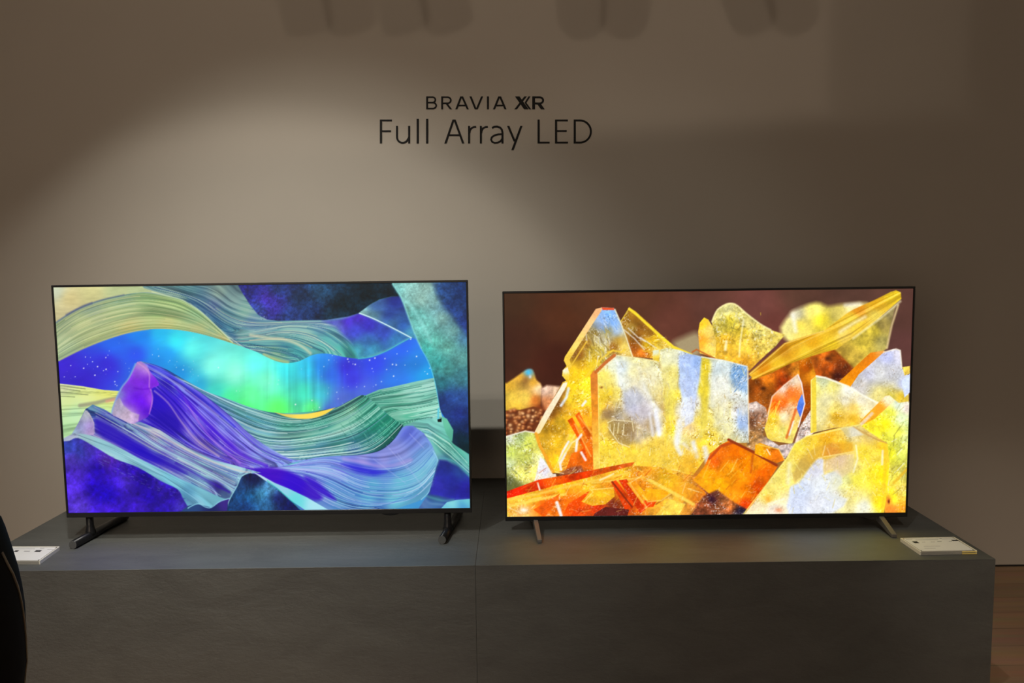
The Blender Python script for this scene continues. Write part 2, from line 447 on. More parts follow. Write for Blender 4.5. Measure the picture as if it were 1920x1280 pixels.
    # dark rock at the top
    c.region([(444, 530), (452, 545), (459, 556), (470, 573), (484, 590), (501, 599), (522.7, 601.6), (565, 600.7), (608, 600), (651, 593.7), (672, 587), (693.5, 571), (710.6, 561.6), (732, 556), (752, 555), (737, 528)],
             [(500, 560, (66, 46, 165)), (515, 575, (60, 50, 160)), (470, 545, (34, 40, 130)), (485, 580, (40, 60, 120)), (540, 592, (36, 62, 125)), (520, 540, (22, 46, 92)), (560, 560, (18, 42, 72)), (600, 548, (34, 72, 104)), (590, 585, (24, 48, 92)),
              (640, 570, (10, 34, 46)), (690, 548, (8, 30, 40)), (730, 545, (8, 32, 44)), (620, 590, (18, 44, 60))], 2, tex=chain(mottled(22, .42, 9), mottled(4, .45, 3)))
    for k in range(150):
        x = rnd.uniform(446, 500); y = 535+(x-446)*1.15+rnd.uniform(-3, 14)
        if y < 600: c.line([(x, y), (x+rnd.uniform(1, 4), y+rnd.uniform(1, 5))], rnd.choice([(120, 150, 210), (20, 25, 70), (170, 190, 220)]), 1, .45, 1)
    # cream rock upper left and green arch band
    c.region(smooth_pts([(96, 610), (107, 603), (128, 588.6), (153, 575), (191, 562), (238, 551.6), (271, 548), (300, 551), (318, 555)])+[(270, 540), (255, 520), (80, 520)],
             [(105, 545, (198, 205, 180)), (130, 560, (206, 192, 138)), (120, 590, (205, 195, 150)), (170, 550, (200, 195, 140)), (220, 545, (188, 198, 148)), (260, 541, (190, 205, 155)), (300, 549, (180, 190, 150))],
             1.5, tex=chain(mottled(40, .12, 2, (.5, 1.6)), mottled(8, .07, 5, (.4, 1.5))))
    arch = smooth_pts([(96, 611), (107, 604), (128, 589.6), (153, 576), (191, 563), (238, 552.6), (271, 549), (311, 554.8), (343, 563), (375, 583), (406, 611), (432, 638), (449, 648)])
    lowL = smooth_pts([(449, 648), (406, 634), (364, 623), (322, 617), (280, 617), (238, 624.5), (195, 638), (153, 655), (111, 676), (92, 688)])
    ga = [(0, arch), (1, smooth_pts([(100, 645), (140, 613), (195, 590), (260, 578), (320, 585), (370, 600), (430, 636)])), (2, smooth_pts([(92, 688), (111, 676), (153, 655), (195, 638), (238, 624.5), (280, 617), (322, 617), (364, 623), (406, 634), (449, 648)]))]
    c.region(arch+lowL, [(120, 610, (150, 165, 130)), (170, 578, (140, 160, 138)), (230, 560, (150, 180, 150)), (280, 556, (150, 185, 130)), (330, 568, (165, 200, 135)), (370, 592, (140, 190, 145)), (400, 615, (150, 180, 140)),
             (300, 585, (165, 195, 130)), (230, 590, (172, 190, 140)), (160, 610, (178, 190, 140)), (120, 650, (178, 196, 158)), (180, 635, (185, 192, 140)), (240, 612, (192, 182, 120)), (310, 608, (190, 188, 125)), (370, 618, (178, 180, 125)), (425, 638, (185, 170, 115))],
             1.2, tex=streaks(ga, 8, .55, 5, 90, (235, 225, 170), (60, 110, 90), 1.0, .55))
    c.flow(ga, 70, [(225, 220, 165), (95, 130, 95), (205, 215, 160), (120, 140, 90)], .5, (.7, 1.8), 4)
    c.line(smooth_pts([(105, 604), (128, 589), (153, 575.5), (191, 562), (238, 551.6)]), (92, 105, 130), 2.5, .7, 3)
    c.line(smooth_pts([(125, 590), (140, 582), (158, 573), (175, 567)]), (70, 75, 120), 4, .5, 4)
    c.line(smooth_pts([(285, 547), (315, 555), (343, 563), (375, 583), (406, 611), (436, 642)]), (215, 232, 190), 2.0, .7, 2.5)
    c.line(smooth_pts([(355, 563), (385, 580), (412, 607), (440, 632)]), (30, 75, 125), 8, .45, 8)
    c.line(smooth_pts([(111, 676), (153, 655), (195, 638), (238, 624.5), (280, 617)]), (200, 190, 130), 2, .5, 3)

    # ---- distant yellow dune and green flats on the left
    c.region([(100, 718), (113, 719), (153, 723.6), (195.5, 731), (228, 733), (260, 740), (260, 830), (100, 840)],
             [(120, 724, (222, 226, 180)), (160, 735, (224, 232, 150)), (200, 738, (228, 228, 120)), (130, 750, (208, 226, 150)), (190, 745, (222, 226, 130)), (140, 775, (190, 232, 185)), (190, 768, (205, 238, 165)), (125, 800, (185, 228, 170)), (200, 790, (180, 225, 160))],
             1.2, tex=streaks([(0, [(100, 716), (230, 733)]), (1, [(100, 750), (230, 745)]), (2, [(100, 790), (230, 775)])], 10, .5, 3, 90, (250, 250, 215), (60, 90, 70)))
    for (a, b) in (((113, 722), (160, 729)), ((113, 727), (150, 733)), ((113, 735), (165, 740)), ((113, 742), (140, 744))):
        c.line([a, b], (70, 80, 60), 1.3, .6, 1.6)
    c.line([(150, 760), (180, 755), (200, 750), (218, 746)], (150, 148, 125), 7, .8, 4)
    c.line([(200, 752), (217, 748)], (225, 160, 135), 5, .7, 4)
    # ---- right hand striated green terrain
    gt = [(0, smooth_pts([(685, 741), (711, 730), (736, 725), (779, 715), (813, 709)])), (1, smooth_pts([(700, 753), (740, 752), (790, 748), (820, 740)])),
          (2, smooth_pts([(740, 785), (770, 785), (800, 777), (830, 770)])), (3, smooth_pts([(758, 798), (790, 790), (830, 790)]))]
    c.region([(672, 750), (685, 741), (711, 730), (736, 725), (779, 715), (814, 708), (824, 763), (832, 790), (810, 835), (755, 800), (721, 772)],
             [(720, 740, (95, 170, 150)), (770, 728, (120, 190, 175)), (805, 720, (150, 205, 195)), (750, 750, (85, 165, 140)), (800, 745, (130, 200, 180)), (760, 775, (95, 185, 155)), (800, 770, (140, 215, 190)), (740, 780, (60, 145, 120)), (815, 785, (150, 215, 205))],
             1.2, tex=streaks(gt, 10, .85, 11, 60, (225, 250, 235), (10, 70, 70), 1.2))
    c.flow(gt, 70, [(225, 250, 235), (15, 75, 75), (170, 225, 205), (30, 95, 85)], .6, (.7, 1.5), 5)
    # ---- bowl of green striations
    rimL = smooth_pts([(263, 677), (301, 686.7), (343, 710), (385.4, 733), (427.6, 748), (480, 766.6), (523, 774), (575, 772), (627, 764.5), (651, 753), (676, 741), (688, 743), (700, 753), (721, 772), (755.5, 797)])
    botB = smooth_pts([(755.5, 797.7), (742.7, 819), (725.6, 836), (706, 846.8), (672, 853), (629.5, 854), (599.6, 856), (572, 861), (540, 862), (500, 850), (440, 810), (380, 760), (310, 705), (263, 679)])
    gb = [(0, smooth_pts([(263, 677), (343, 710), (427, 748), (480, 767), (550, 785), (620, 770), (676, 741)])),
          (1, smooth_pts([(263, 682), (350, 735), (430, 785), (500, 815), (580, 812), (650, 790), (700, 752)])),
          (2, smooth_pts([(263, 690), (350, 750), (430, 815), (500, 845), (580, 842), (670, 825), (730, 785)])),
          (3, smooth_pts([(380, 780), (460, 840), (540, 866), (620, 856), (700, 846), (755, 798)]))]
    c.region(rimL+botB, [(280, 684, (70, 100, 215)), (330, 715, (60, 88, 215)), (380, 745, (70, 115, 205)), (420, 765, (70, 130, 195)), (450, 770, (80, 165, 175)), (480, 790, (90, 165, 180)), (430, 790, (100, 140, 215)), (400, 790, (110, 130, 225)), (500, 825, (105, 170, 185)), (460, 820, (125, 145, 225)), (520, 850, (130, 155, 220)),
             (540, 795, (80, 170, 150)), (600, 790, (75, 165, 145)), (580, 820, (95, 175, 155)), (640, 790, (120, 185, 160)), (660, 765, (140, 195, 165)), (680, 760, (60, 150, 125)), (700, 790, (35, 140, 115)), (720, 800, (40, 150, 120)), (690, 825, (45, 120, 120)), (640, 835, (80, 160, 150)), (660, 845, (50, 95, 150)), (600, 848, (85, 140, 175)), (740, 795, (30, 135, 110))],
             1.2, tex=streaks(gb, 15, .9, 21, 70, (215, 245, 235), (15, 60, 80), 1.15))
    c.flow(gb, 190, [(215, 245, 235), (20, 75, 85), (165, 220, 200), (235, 250, 240), (30, 95, 90), (50, 100, 130)], .6, (.7, 1.6), 6)
    for k in range(90):
        t = rnd.random(); x = 640+t*95+rnd.uniform(-10, 10); y = 760+t*40+rnd.uniform(-10, 55)*(1-.4*t)
        c.line([(x, y), (x+rnd.uniform(4, 12), y+rnd.uniform(5, 12))], rnd.choice([(20, 90, 80), (140, 215, 190), (25, 105, 90)]), 1, .35, 1)
    c.line(smooth_pts([(755, 798), (742.7, 819), (725.6, 836), (706, 847), (672, 853.5), (640, 855)]), (15, 40, 70), 2.5, .7, 2)
    # yellow crescent
    c.region(smooth_pts([(514, 772), (535, 776), (570, 776), (600, 771), (628, 764)])+smooth_pts([(628, 764), (610, 776), (590, 783), (570, 785), (545, 783), (528, 778), (514, 772)]),
             [(530, 778, (225, 205, 105)), (570, 781, (250, 222, 100)), (610, 770, (245, 215, 90))], 1.5)
    # ---- flank of the tall purple mountain
    fl = smooth_pts([(265, 679), (301, 690), (343, 715), (385, 742), (430, 778), (470, 815), (510, 842), (548, 861), (580, 860)])+[(580, 861), (548, 868), (520, 878), (480, 882), (440, 885), (380, 880), (330, 850), (280, 820), (240, 800), (250, 740)]
    gf = [(0, smooth_pts([(265, 679), (343, 712), (430, 775), (500, 838), (560, 862)])), (1, smooth_pts([(270, 695), (330, 740), (400, 810), (450, 850), (510, 872)])),
          (2, smooth_pts([(275, 715), (320, 760), (370, 825), (420, 858), (480, 878)])), (3, smooth_pts([(255, 780), (300, 805), (360, 840), (430, 868)]))]
    c.region(fl, [(275, 695, (40, 40, 200)), (300, 700, (90, 110, 225)), (340, 725, (110, 130, 230)), (310, 720, (40, 20, 195)), (300, 745, (34, 4, 175)), (330, 755, (40, 0, 200)), (290, 780, (30, 5, 165)), (320, 790, (44, 20, 180)), (355, 765, (60, 20, 205)), (380, 770, (105, 100, 225)), (420, 800, (125, 135, 230)), (360, 800, (90, 70, 205)),
             (395, 815, (60, 10, 195)), (430, 840, (75, 20, 205)), (380, 835, (130, 120, 190)), (340, 820, (60, 60, 170)), (450, 825, (135, 145, 232)), (490, 855, (140, 165, 232)), (530, 866, (140, 165, 232)), (440, 862, (110, 80, 190)), (410, 850, (120, 130, 200))],
             2, tex=streaks(gf, 9, .8, 31, 90, (215, 205, 250), (25, 0, 140), 1.1))
    c.flow(gf, 90, [(190, 190, 250), (30, 0, 150), (150, 150, 240), (215, 190, 235), (60, 30, 200)], .5, (.8, 2.0), 7)
    c.region(smooth_pts([(285, 735), (310, 735), (335, 765), (345, 800), (330, 815), (300, 800), (285, 785), (280, 760)], 3, True), [(305, 750, (36, 2, 185)), (310, 790, (30, 4, 160))], 22, .85)
    for pts, col, wd, al in (([(290, 733), (315, 755), (340, 790), (370, 825), (410, 855)], (200, 180, 210), 3, .6), ([(345, 745), (375, 795), (410, 835), (450, 868)], (190, 130, 230), 3, .5),
                         ([(330, 725), (370, 775), (410, 815), (450, 850), (500, 873)], (60, 10, 200), 6, .6), ([(268, 682), (310, 705), (360, 745), (420, 790), (470, 835)], (165, 175, 245), 3.5, .6), ([(280, 685), (330, 712), (385, 752), (440, 800)], (40, 40, 205), 4, .5)):
        c.line(smooth_pts(pts), col, wd, al, 3)
    # ---- blue purple wave and the big teal swirl
    wave = smooth_pts([(440, 872), (480, 878), (520, 876), (555, 868), (590, 858), (630, 855), (672, 853), (706, 847), (726, 836), (743, 819), (757, 800), (775, 798), (800, 812), (809, 832), (816, 845), (821.7, 862), (819, 880), (815, 896), (804.6, 921.5), (790, 936.5), (768, 945), (730, 958)])+[(480, 970), (430, 900)]
    gw = [(0, smooth_pts([(470, 878), (540, 872), (610, 858), (660, 868), (710, 875), (760, 866), (800, 835)])), (1, smooth_pts([(480, 882), (560, 876), (620, 880), (680, 905), (740, 910), (790, 895), (818, 860)])),
          (2, smooth_pts([(500, 884), (560, 885), (610, 905), (670, 935), (730, 942), (780, 930), (812, 900)])), (3, smooth_pts([(490, 890), (540, 900), (590, 930), (640, 955), (700, 962)]))]
    c.region(wave, [(500, 885, (80, 20, 190)), (560, 878, (140, 150, 232)), (600, 866, (140, 160, 230)), (640, 862, (130, 155, 225)), (680, 860, (160, 160, 225)), (720, 862, (160, 158, 225)), (740, 845, (145, 150, 222)), (765, 815, (96, 110, 210)), (780, 835, (125, 140, 220)), (755, 850, (148, 156, 222)), (790, 850, (120, 170, 220)),
             (640, 875, (95, 90, 210)), (670, 880, (52, 58, 200)), (700, 884, (56, 66, 200)), (730, 882, (80, 120, 205)), (600, 885, (125, 150, 220)), (590, 910, (80, 70, 200)), (620, 910, (95, 150, 205)), (660, 905, (90, 150, 205)), (700, 905, (80, 165, 195)), (750, 900, (100, 185, 205)), (790, 890, (125, 195, 215)), (810, 870, (130, 195, 220)),
             (640, 935, (75, 140, 185)), (690, 935, (95, 180, 205)), (740, 935, (110, 195, 210)), (780, 928, (105, 175, 205)), (560, 915, (60, 20, 190)), (590, 940, (90, 130, 190)), (710, 952, (50, 95, 165)), (660, 950, (50, 100, 165))],
             1.2, tex=streaks(gw, 8, .55, 41, 110, (215, 240, 250), (30, 40, 150), 1.0))
    c.flow(gw, 110, [(205, 235, 250), (50, 60, 180), (170, 210, 240), (225, 225, 250), (70, 120, 190)], .5, (.7, 1.8), 8)
    c.region(smooth_pts([(476, 880), (500, 876), (530, 880), (560, 892), (585, 912), (605, 932), (590, 938), (560, 925), (520, 908), (490, 893)], 3, True), [(510, 885, (62, 0, 185)), (550, 905, (48, 0, 195)), (590, 928, (60, 20, 185))], 8, .9)
    c.region(smooth_pts([(570, 893), (590, 900), (620, 925), (630, 938), (610, 930), (585, 912)], 3, True), (52, 6, 190), 6, .75)
    c.region(smooth_pts([(640, 868), (670, 872), (700, 880), (725, 884), (700, 890), (670, 884)], 3, True), (50, 46, 205), 8, .8)
    c.line(smooth_pts([(645, 860), (680, 866), (710, 874), (740, 872), (770, 862)]), (195, 165, 225), 6, .5, 6)
    c.line(smooth_pts([(743, 820), (760, 800), (775, 800), (800, 826), (809, 836)]), (120, 150, 225), 3, .4, 4)
    for x0, y0, x1, y1 in ((768, 813, 795, 840), (745, 850, 795, 915), (700, 860, 760, 905), (725, 835, 765, 880)):
        c.line([(x0, y0), (x1, y1)], (190, 195, 240), 1.5, .35, 2)
    c.line(smooth_pts([(812, 845), (821, 862), (819, 882), (813, 900), (804, 922), (790, 936)]), (165, 220, 240), 2, .7, 2)
    # ---- right lower teal bands and blue hollow
    c.region([(757, 798), (785, 787), (820, 783), (832, 784), (846, 806), (848, 828), (882, 853), (882, 960), (780, 960), (805, 922), (822, 862), (809, 832), (795, 812), (775, 798)],
             [(790, 795, (130, 205, 190)), (815, 792, (140, 215, 200)), (800, 815, (130, 195, 205)), (830, 820, (120, 205, 185)), (845, 835, (85, 165, 140)), (825, 840, (110, 190, 175)), (865, 850, (95, 190, 165)), (850, 858, (105, 195, 170)), (875, 870, (110, 200, 180)), (835, 868, (40, 62, 130)), (850, 880, (36, 46, 135)), (870, 890, (60, 110, 150)), (840, 905, (40, 40, 150)), (865, 915, (38, 34, 150)), (825, 915, (46, 50, 160)), (850, 930, (60, 70, 170)), (820, 938, (70, 120, 165))],
             1.5, tex=streaks([(0, [(757, 798), (800, 800), (840, 825), (882, 870)]), (1, [(800, 815), (830, 845), (882, 890)]), (2, [(815, 925), (850, 932), (882, 936)])], 12, .4, 51, 80, (220, 250, 240), (15, 40, 80)))
    c.flow([(0, [(757, 798), (800, 800), (840, 825), (882, 870)]), (1, [(800, 815), (830, 845), (882, 890)])], 40, [(215, 250, 235), (30, 95, 90), (170, 225, 205)], .5, (.7, 1.6), 10)
    c.region([(824, 862), (838, 864), (860, 876), (882, 897), (882, 934), (850, 934), (806, 926), (815, 897), (821, 872)], [(835, 875, (34, 42, 130)), (850, 900, (36, 40, 145)), (870, 915, (40, 34, 155)), (820, 915, (52, 50, 175)), (860, 885, (40, 70, 140))], 4, .9, tex=mottled(25, .25, 12))
    c.line(smooth_pts([(824, 858), (845, 862), (865, 875), (882, 893)]), (90, 175, 180), 3, .6, 3)
    c.region([(882, 935), (855, 937), (838, 941), (824, 956), (882, 956)], [(845, 943, (150, 225, 225)), (875, 940, (125, 215, 215)), (870, 948, (70, 140, 200)), (840, 950, (110, 190, 215))], 1.5)
    c.line(smooth_pts([(800, 930), (830, 938), (850, 937)]), (90, 170, 170), 4, .5, 4)
    # ---- pillar
    c.region(smooth_pts([(734, 525), (736, 533), (742.7, 543.5), (753, 560.6), (766, 594.7), (779, 629), (789.6, 652), (804.6, 678), (814, 708), (819.5, 733.5), (824, 763), (832, 780), (846, 800), (849, 815), (847, 828), (862, 840), (884, 854)])+[(895, 700), (890, 520)],
             [(765, 545, (150, 198, 190)), (750, 545, (135, 205, 200)), (790, 560, (150, 190, 178)), (780, 590, (110, 188, 180)), (800, 540, (148, 186, 176)), (815, 560, (125, 165, 160)), (835, 545, (30, 58, 110)), (860, 545, (24, 48, 92)), (845, 575, (30, 55, 112)), (870, 600, (28, 46, 108)), (830, 595, (135, 180, 170)), (850, 620, (120, 172, 165)),
              (872, 630, (70, 115, 150)), (800, 610, (120, 192, 182)), (815, 640, (105, 185, 170)), (840, 650, (110, 180, 165)), (865, 670, (95, 155, 150)), (800, 655, (70, 170, 160)), (820, 680, (60, 150, 145)), (840, 690, (72, 140, 135)), (865, 710, (62, 120, 130)), (828, 720, (44, 110, 120)), (840, 745, (36, 62, 125)), (865, 745, (45, 75, 140)), (830, 755, (30, 50, 110)), (860, 775, (36, 54, 135)), (872, 800, (24, 42, 90)), (865, 822, (10, 36, 48)), (878, 840, (8, 34, 40))],
             1.5, tex=chain(mottled(9, .22, 13), mottled(3.2, .16, 14), mottled(40, .2, 15)))
    c.region([(812, 530), (822, 560), (845, 585), (862, 612), (885, 640), (895, 520)], [(830, 548, (34, 66, 118)), (865, 560, (20, 44, 90)), (850, 585, (34, 60, 120)), (876, 615, (36, 56, 120))], 10, .8, tex=chain(mottled(8, .5, 16), mottled(3, .3, 17)))
    c.region([(828, 780), (838, 785), (850, 806), (848, 828), (838, 815), (832, 800)], [(835, 795, (110, 195, 165)), (846, 815, (90, 170, 145))], 1.5)
    c.line(smooth_pts([(736, 533), (742.7, 543.5), (753, 560.6), (766, 594.7), (779, 629), (789.6, 652)]), (150, 225, 225), 3, .6, 3)
    c.line(smooth_pts([(757, 561), (775, 580), (790, 605), (808, 640)]), (165, 235, 230), 5, .45, 6)
    c.line(smooth_pts([(789, 652), (804, 680), (813, 708), (819, 735), (824, 765)]), (120, 215, 220), 1.6, .7, 1.6)
    c.region([(820, 766), (824, 764), (823, 785), (820, 788)], (100, 200, 220), 1.5, .9)
    c.region([(820, 786), (828, 784), (828, 791), (821, 791)], (5, 10, 15), 1.2, .95)

    # ---- middle-left: valley streaks between the ridges
    va = [(174, 758), (195.5, 767), (221, 782), (246, 794), (262, 790), (300, 806), (350, 838), (400, 862), (440, 872), (490, 886), (470, 888), (452, 895), (440, 925), (425, 940), (385, 930), (300, 890), (220, 850), (150, 822), (134, 816), (147, 793), (160, 767)]
    gv = [(0, smooth_pts([(246, 794), (300, 812), (350, 842), (400, 865), (450, 880)])), (1, smooth_pts([(174, 760), (238, 795), (300, 835), (360, 865), (440, 905)])), (2, smooth_pts([(180, 790), (250, 830), (330, 870), (400, 905), (435, 930)])), (3, smooth_pts([(150, 815), (220, 840), (300, 880), (385, 925)]))]
    c.region(va, [(176, 765, (60, 112, 145)), (190, 785, (50, 55, 160)), (215, 790, (60, 90, 150)), (240, 800, (110, 150, 175)), (200, 810, (40, 22, 170)), (230, 825, (36, 12, 180)), (260, 845, (34, 6, 180)), (300, 865, (50, 40, 175)), (270, 815, (100, 140, 180)), (300, 835, (140, 190, 205)), (340, 850, (150, 195, 205)), (380, 868, (150, 205, 205)), (420, 885, (150, 205, 215)),
             (310, 850, (60, 40, 175)), (350, 880, (90, 110, 175)), (380, 900, (150, 200, 210)), (410, 910, (70, 50, 165)), (420, 925, (120, 180, 200)), (330, 880, (45, 45, 165)), (360, 905, (90, 140, 180)), (180, 822, (110, 90, 180)), (220, 842, (95, 75, 180)), (440, 890, (160, 210, 225)), (290, 815, (200, 190, 190)), (350, 840, (160, 180, 190))],
             1.2, tex=streaks(gv, 8, .75, 61, 80, (215, 235, 235), (30, 0, 150), 1.1))
    c.flow(gv, 90, [(205, 230, 230), (30, 0, 140), (165, 205, 215), (120, 100, 200), (215, 200, 200)], .5, (.8, 2.0), 9)
    c.region(smooth_pts([(178, 785), (205, 795), (250, 825), (290, 850), (330, 870), (350, 888), (320, 880), (270, 862), (220, 835), (185, 812)], 3, True), [(200, 805, (44, 22, 172)), (270, 850, (30, 4, 178)), (330, 878, (50, 30, 170))], 10, .85)
    c.line(smooth_pts([(246, 792), (290, 812), (340, 838), (390, 862), (440, 880), (470, 886)]), (215, 205, 200), 3, .7, 3)
    c.line(smooth_pts([(240, 796), (300, 838), (360, 868), (420, 905), (438, 925)]), (165, 210, 215), 5, .6, 5)
    c.line(smooth_pts([(330, 868), (370, 890), (410, 912), (430, 922)]), (45, 10, 160), 4, .6, 4)
    # white face of second peak
    c.region([(160, 768), (168, 775), (176, 792), (176, 815), (165, 816), (145, 812), (134, 814), (147, 793)], [(160, 778, (170, 175, 180)), (170, 800, (165, 140, 205)), (150, 800, (150, 150, 200)), (172, 812, (190, 165, 205)), (140, 811, (140, 170, 180))], 1.5, tex=mottled(12, .2, 18))
    c.line([(163, 770), (170, 780), (176, 793), (177, 812)], (215, 200, 205), 1.5, .7, 2)
    # face of tall peak
    c.region(smooth_pts([(254.6, 682), (259, 678), (265, 678), (276, 687), (283, 699), (293, 710), (298, 722), (284, 729), (286, 746), (285, 763), (278, 780), (268, 786), (259, 790), (246, 794), (225, 784), (209, 775), (216, 750), (227, 727), (242, 708)], 3, True),
             [(262, 683, (185, 150, 205)), (275, 692, (190, 150, 210)), (258, 700, (140, 80, 215)), (255, 715, (125, 35, 220)), (270, 715, (120, 35, 220)), (288, 715, (120, 30, 215)), (240, 730, (110, 50, 205)), (255, 745, (100, 8, 228)), (268, 755, (98, 0, 232)), (275, 772, (80, 0, 210)), (240, 750, (110, 40, 215)), (225, 740, (130, 150, 205)), (222, 765, (175, 165, 195)), (235, 778, (205, 185, 205)), (245, 785, (215, 200, 215)), (284, 750, (170, 90, 225)), (218, 770, (170, 160, 190)), (265, 785, (120, 70, 200))],
             1.5, tex=mottled(16, .14, 19))
    c.line(smooth_pts([(258, 680), (272, 690), (280, 702), (280, 725), (284, 733), (286, 750), (280, 775)]), (215, 165, 215), 2, .6, 2.5)
    c.line([(252, 727), (266, 730), (282, 728)], (90, 0, 190), 2.5, .5, 3)
    c.line(smooth_pts([(254, 682), (242, 708), (227, 728), (216, 752), (209, 775)]), (140, 185, 215), 3, .7, 3)
    c.region([(224, 745), (232, 760), (246, 772), (261, 777), (259, 790), (246, 794), (225, 784), (211, 774), (217, 752)], [(222, 762, (178, 170, 192)), (240, 780, (208, 188, 208)), (255, 785, (195, 165, 210))], 3, .85, tex=mottled(8, .22, 20))
    # ---- pale ridge and the purple rock in the lower left corner
    c.region([(100, 830), (122, 825.5), (147, 818), (180, 832), (216.6, 856), (259, 873), (301, 898), (333, 913), (348, 935), (362, 955), (360, 985), (100, 985)],
             [(128, 840, (50, 70, 160)), (150, 845, (44, 56, 140)), (135, 860, (85, 60, 185)), (165, 840, (70, 50, 170)), (200, 862, (95, 50, 190)), (185, 880, (30, 4, 150)), (140, 890, (78, 44, 195)), (135, 920, (84, 50, 200)), (180, 915, (30, 0, 160)), (200, 930, (26, 0, 160)), (235, 900, (70, 44, 180)), (245, 880, (44, 14, 160)), (270, 895, (26, 0, 140)), (300, 905, (50, 30, 160)), (280, 930, (34, 6, 160)), (320, 930, (44, 16, 165)), (150, 950, (90, 60, 200)), (200, 955, (66, 30, 190)), (260, 950, (62, 30, 185)), (340, 950, (70, 55, 185)), (310, 955, (45, 20, 170))],
             1.5, tex=chain(mottled(30, .32, 22), mottled(7, .3, 23)))
    rg = smooth_pts([(118, 822), (132, 815), (145, 812), (176.5, 818), (216.6, 835), (259, 858), (301, 879), (343, 900), (385, 919), (419, 934), (432, 935)])+[(430, 952), (365, 956)]+smooth_pts([(352, 949), (343, 934), (333, 917), (301, 901), (259, 876), (216.6, 860), (179, 838), (147, 821), (130, 826), (118, 827)])
    c.region(rg, [(135, 818, (175, 180, 205)), (160, 818, (150, 190, 195)), (190, 832, (145, 195, 205)), (230, 855, (150, 200, 212)), (280, 880, (135, 195, 212)), (330, 903, (130, 200, 218)), (380, 925, (140, 210, 225)), (350, 928, (90, 150, 185)), (400, 940, (130, 200, 215)), (365, 945, (110, 165, 195))],
             2, tex=streaks([(0, [(145, 812), (216, 835), (301, 879), (419, 934)]), (1, [(147, 822), (216, 860), (301, 901), (352, 949)])], 8, .5, 24, 70, (230, 245, 245), (50, 80, 140)))
    for k in range(120):
        t = rnd.random(); x = 170+t*175; y = 836+t*90+rnd.uniform(0, 26)
        c.line([(x, y), (x+rnd.uniform(4, 12), y+rnd.uniform(1, 6))], rnd.choice([(130, 150, 215), (20, 0, 120), (100, 60, 190)]), 1, .4, 1.2)
    # dark boulder bottom centre with pale rims
    c.region([(340, 958), (352, 948), (370, 944), (395, 951), (415, 938), (432, 934), (430, 970), (340, 970)], [(360, 952, (40, 70, 120)), (400, 955, (24, 36, 90)), (420, 945, (60, 40, 130))], 1.5)
    c.line(smooth_pts([(347, 957), (356, 950), (372, 944), (385, 950), (396, 951), (412, 940), (430, 934)]), (150, 215, 230), 2, .8, 1.8)
    c.region([(424, 975), (427, 945), (434, 930), (444.5, 911), (453, 893), (466, 886), (480, 889), (508, 906), (533, 926), (570, 960), (560, 980)],
             [(455, 905, (34, 70, 125)), (470, 895, (12, 14, 60)), (480, 900, (10, 16, 62)), (445, 930, (26, 72, 122)), (470, 930, (28, 90, 140)), (490, 925, (70, 145, 180)), (505, 915, (90, 150, 190)), (500, 945, (50, 110, 160)), (460, 950, (18, 50, 105)), (520, 935, (14, 16, 70)), (540, 950, (12, 20, 80)), (440, 955, (20, 60, 110))],
             1.5, tex=chain(mottled(14, .45, 25, (1.6, .7)), mottled(4, .3, 26)))
    c.line(smooth_pts([(424, 960), (430, 937), (444, 912), (453, 893), (468, 886)]), (165, 220, 225), 1.8, .7, 1.8)
    c.region([(474, 884), (490, 891), (515, 905), (544, 917), (575, 932), (615, 955), (572, 956), (545, 938), (520, 915), (495, 899)], [(485, 890, (190, 220, 235)), (530, 914, (150, 210, 230)), (590, 945, (175, 228, 240)), (555, 940, (110, 215, 220))], 1.5)
    c.line(smooth_pts([(500, 900), (525, 920), (550, 942), (565, 956)]), (60, 190, 185), 2, .7, 2)
    m = c.C.mean(-1, keepdims=True)
    return np.clip(m+(c.C-m)*1.10, 0, 1)

def sparkle(seed, amp_=.6, sc=2.4):
    def tex(X, Y, col):
        n = fbm(X/sc, Y/sc, seed, 2, .7)
        amp = amp_*np.clip((fbm(X/15, Y/15, seed+40, 2)-.3)*3.2, .15, 1.5)[..., None]
        hi = np.clip((n-.6)*5, 0, 1)[..., None]*amp; lo = np.clip((.38-n)*5, 0, 1)[..., None]*amp*.75
        col = col*(1-hi)+(col*.25+.75)*hi
        return col*(1-lo)+col*np.array([.62, .48, .32], np.float32)*lo
    return tex

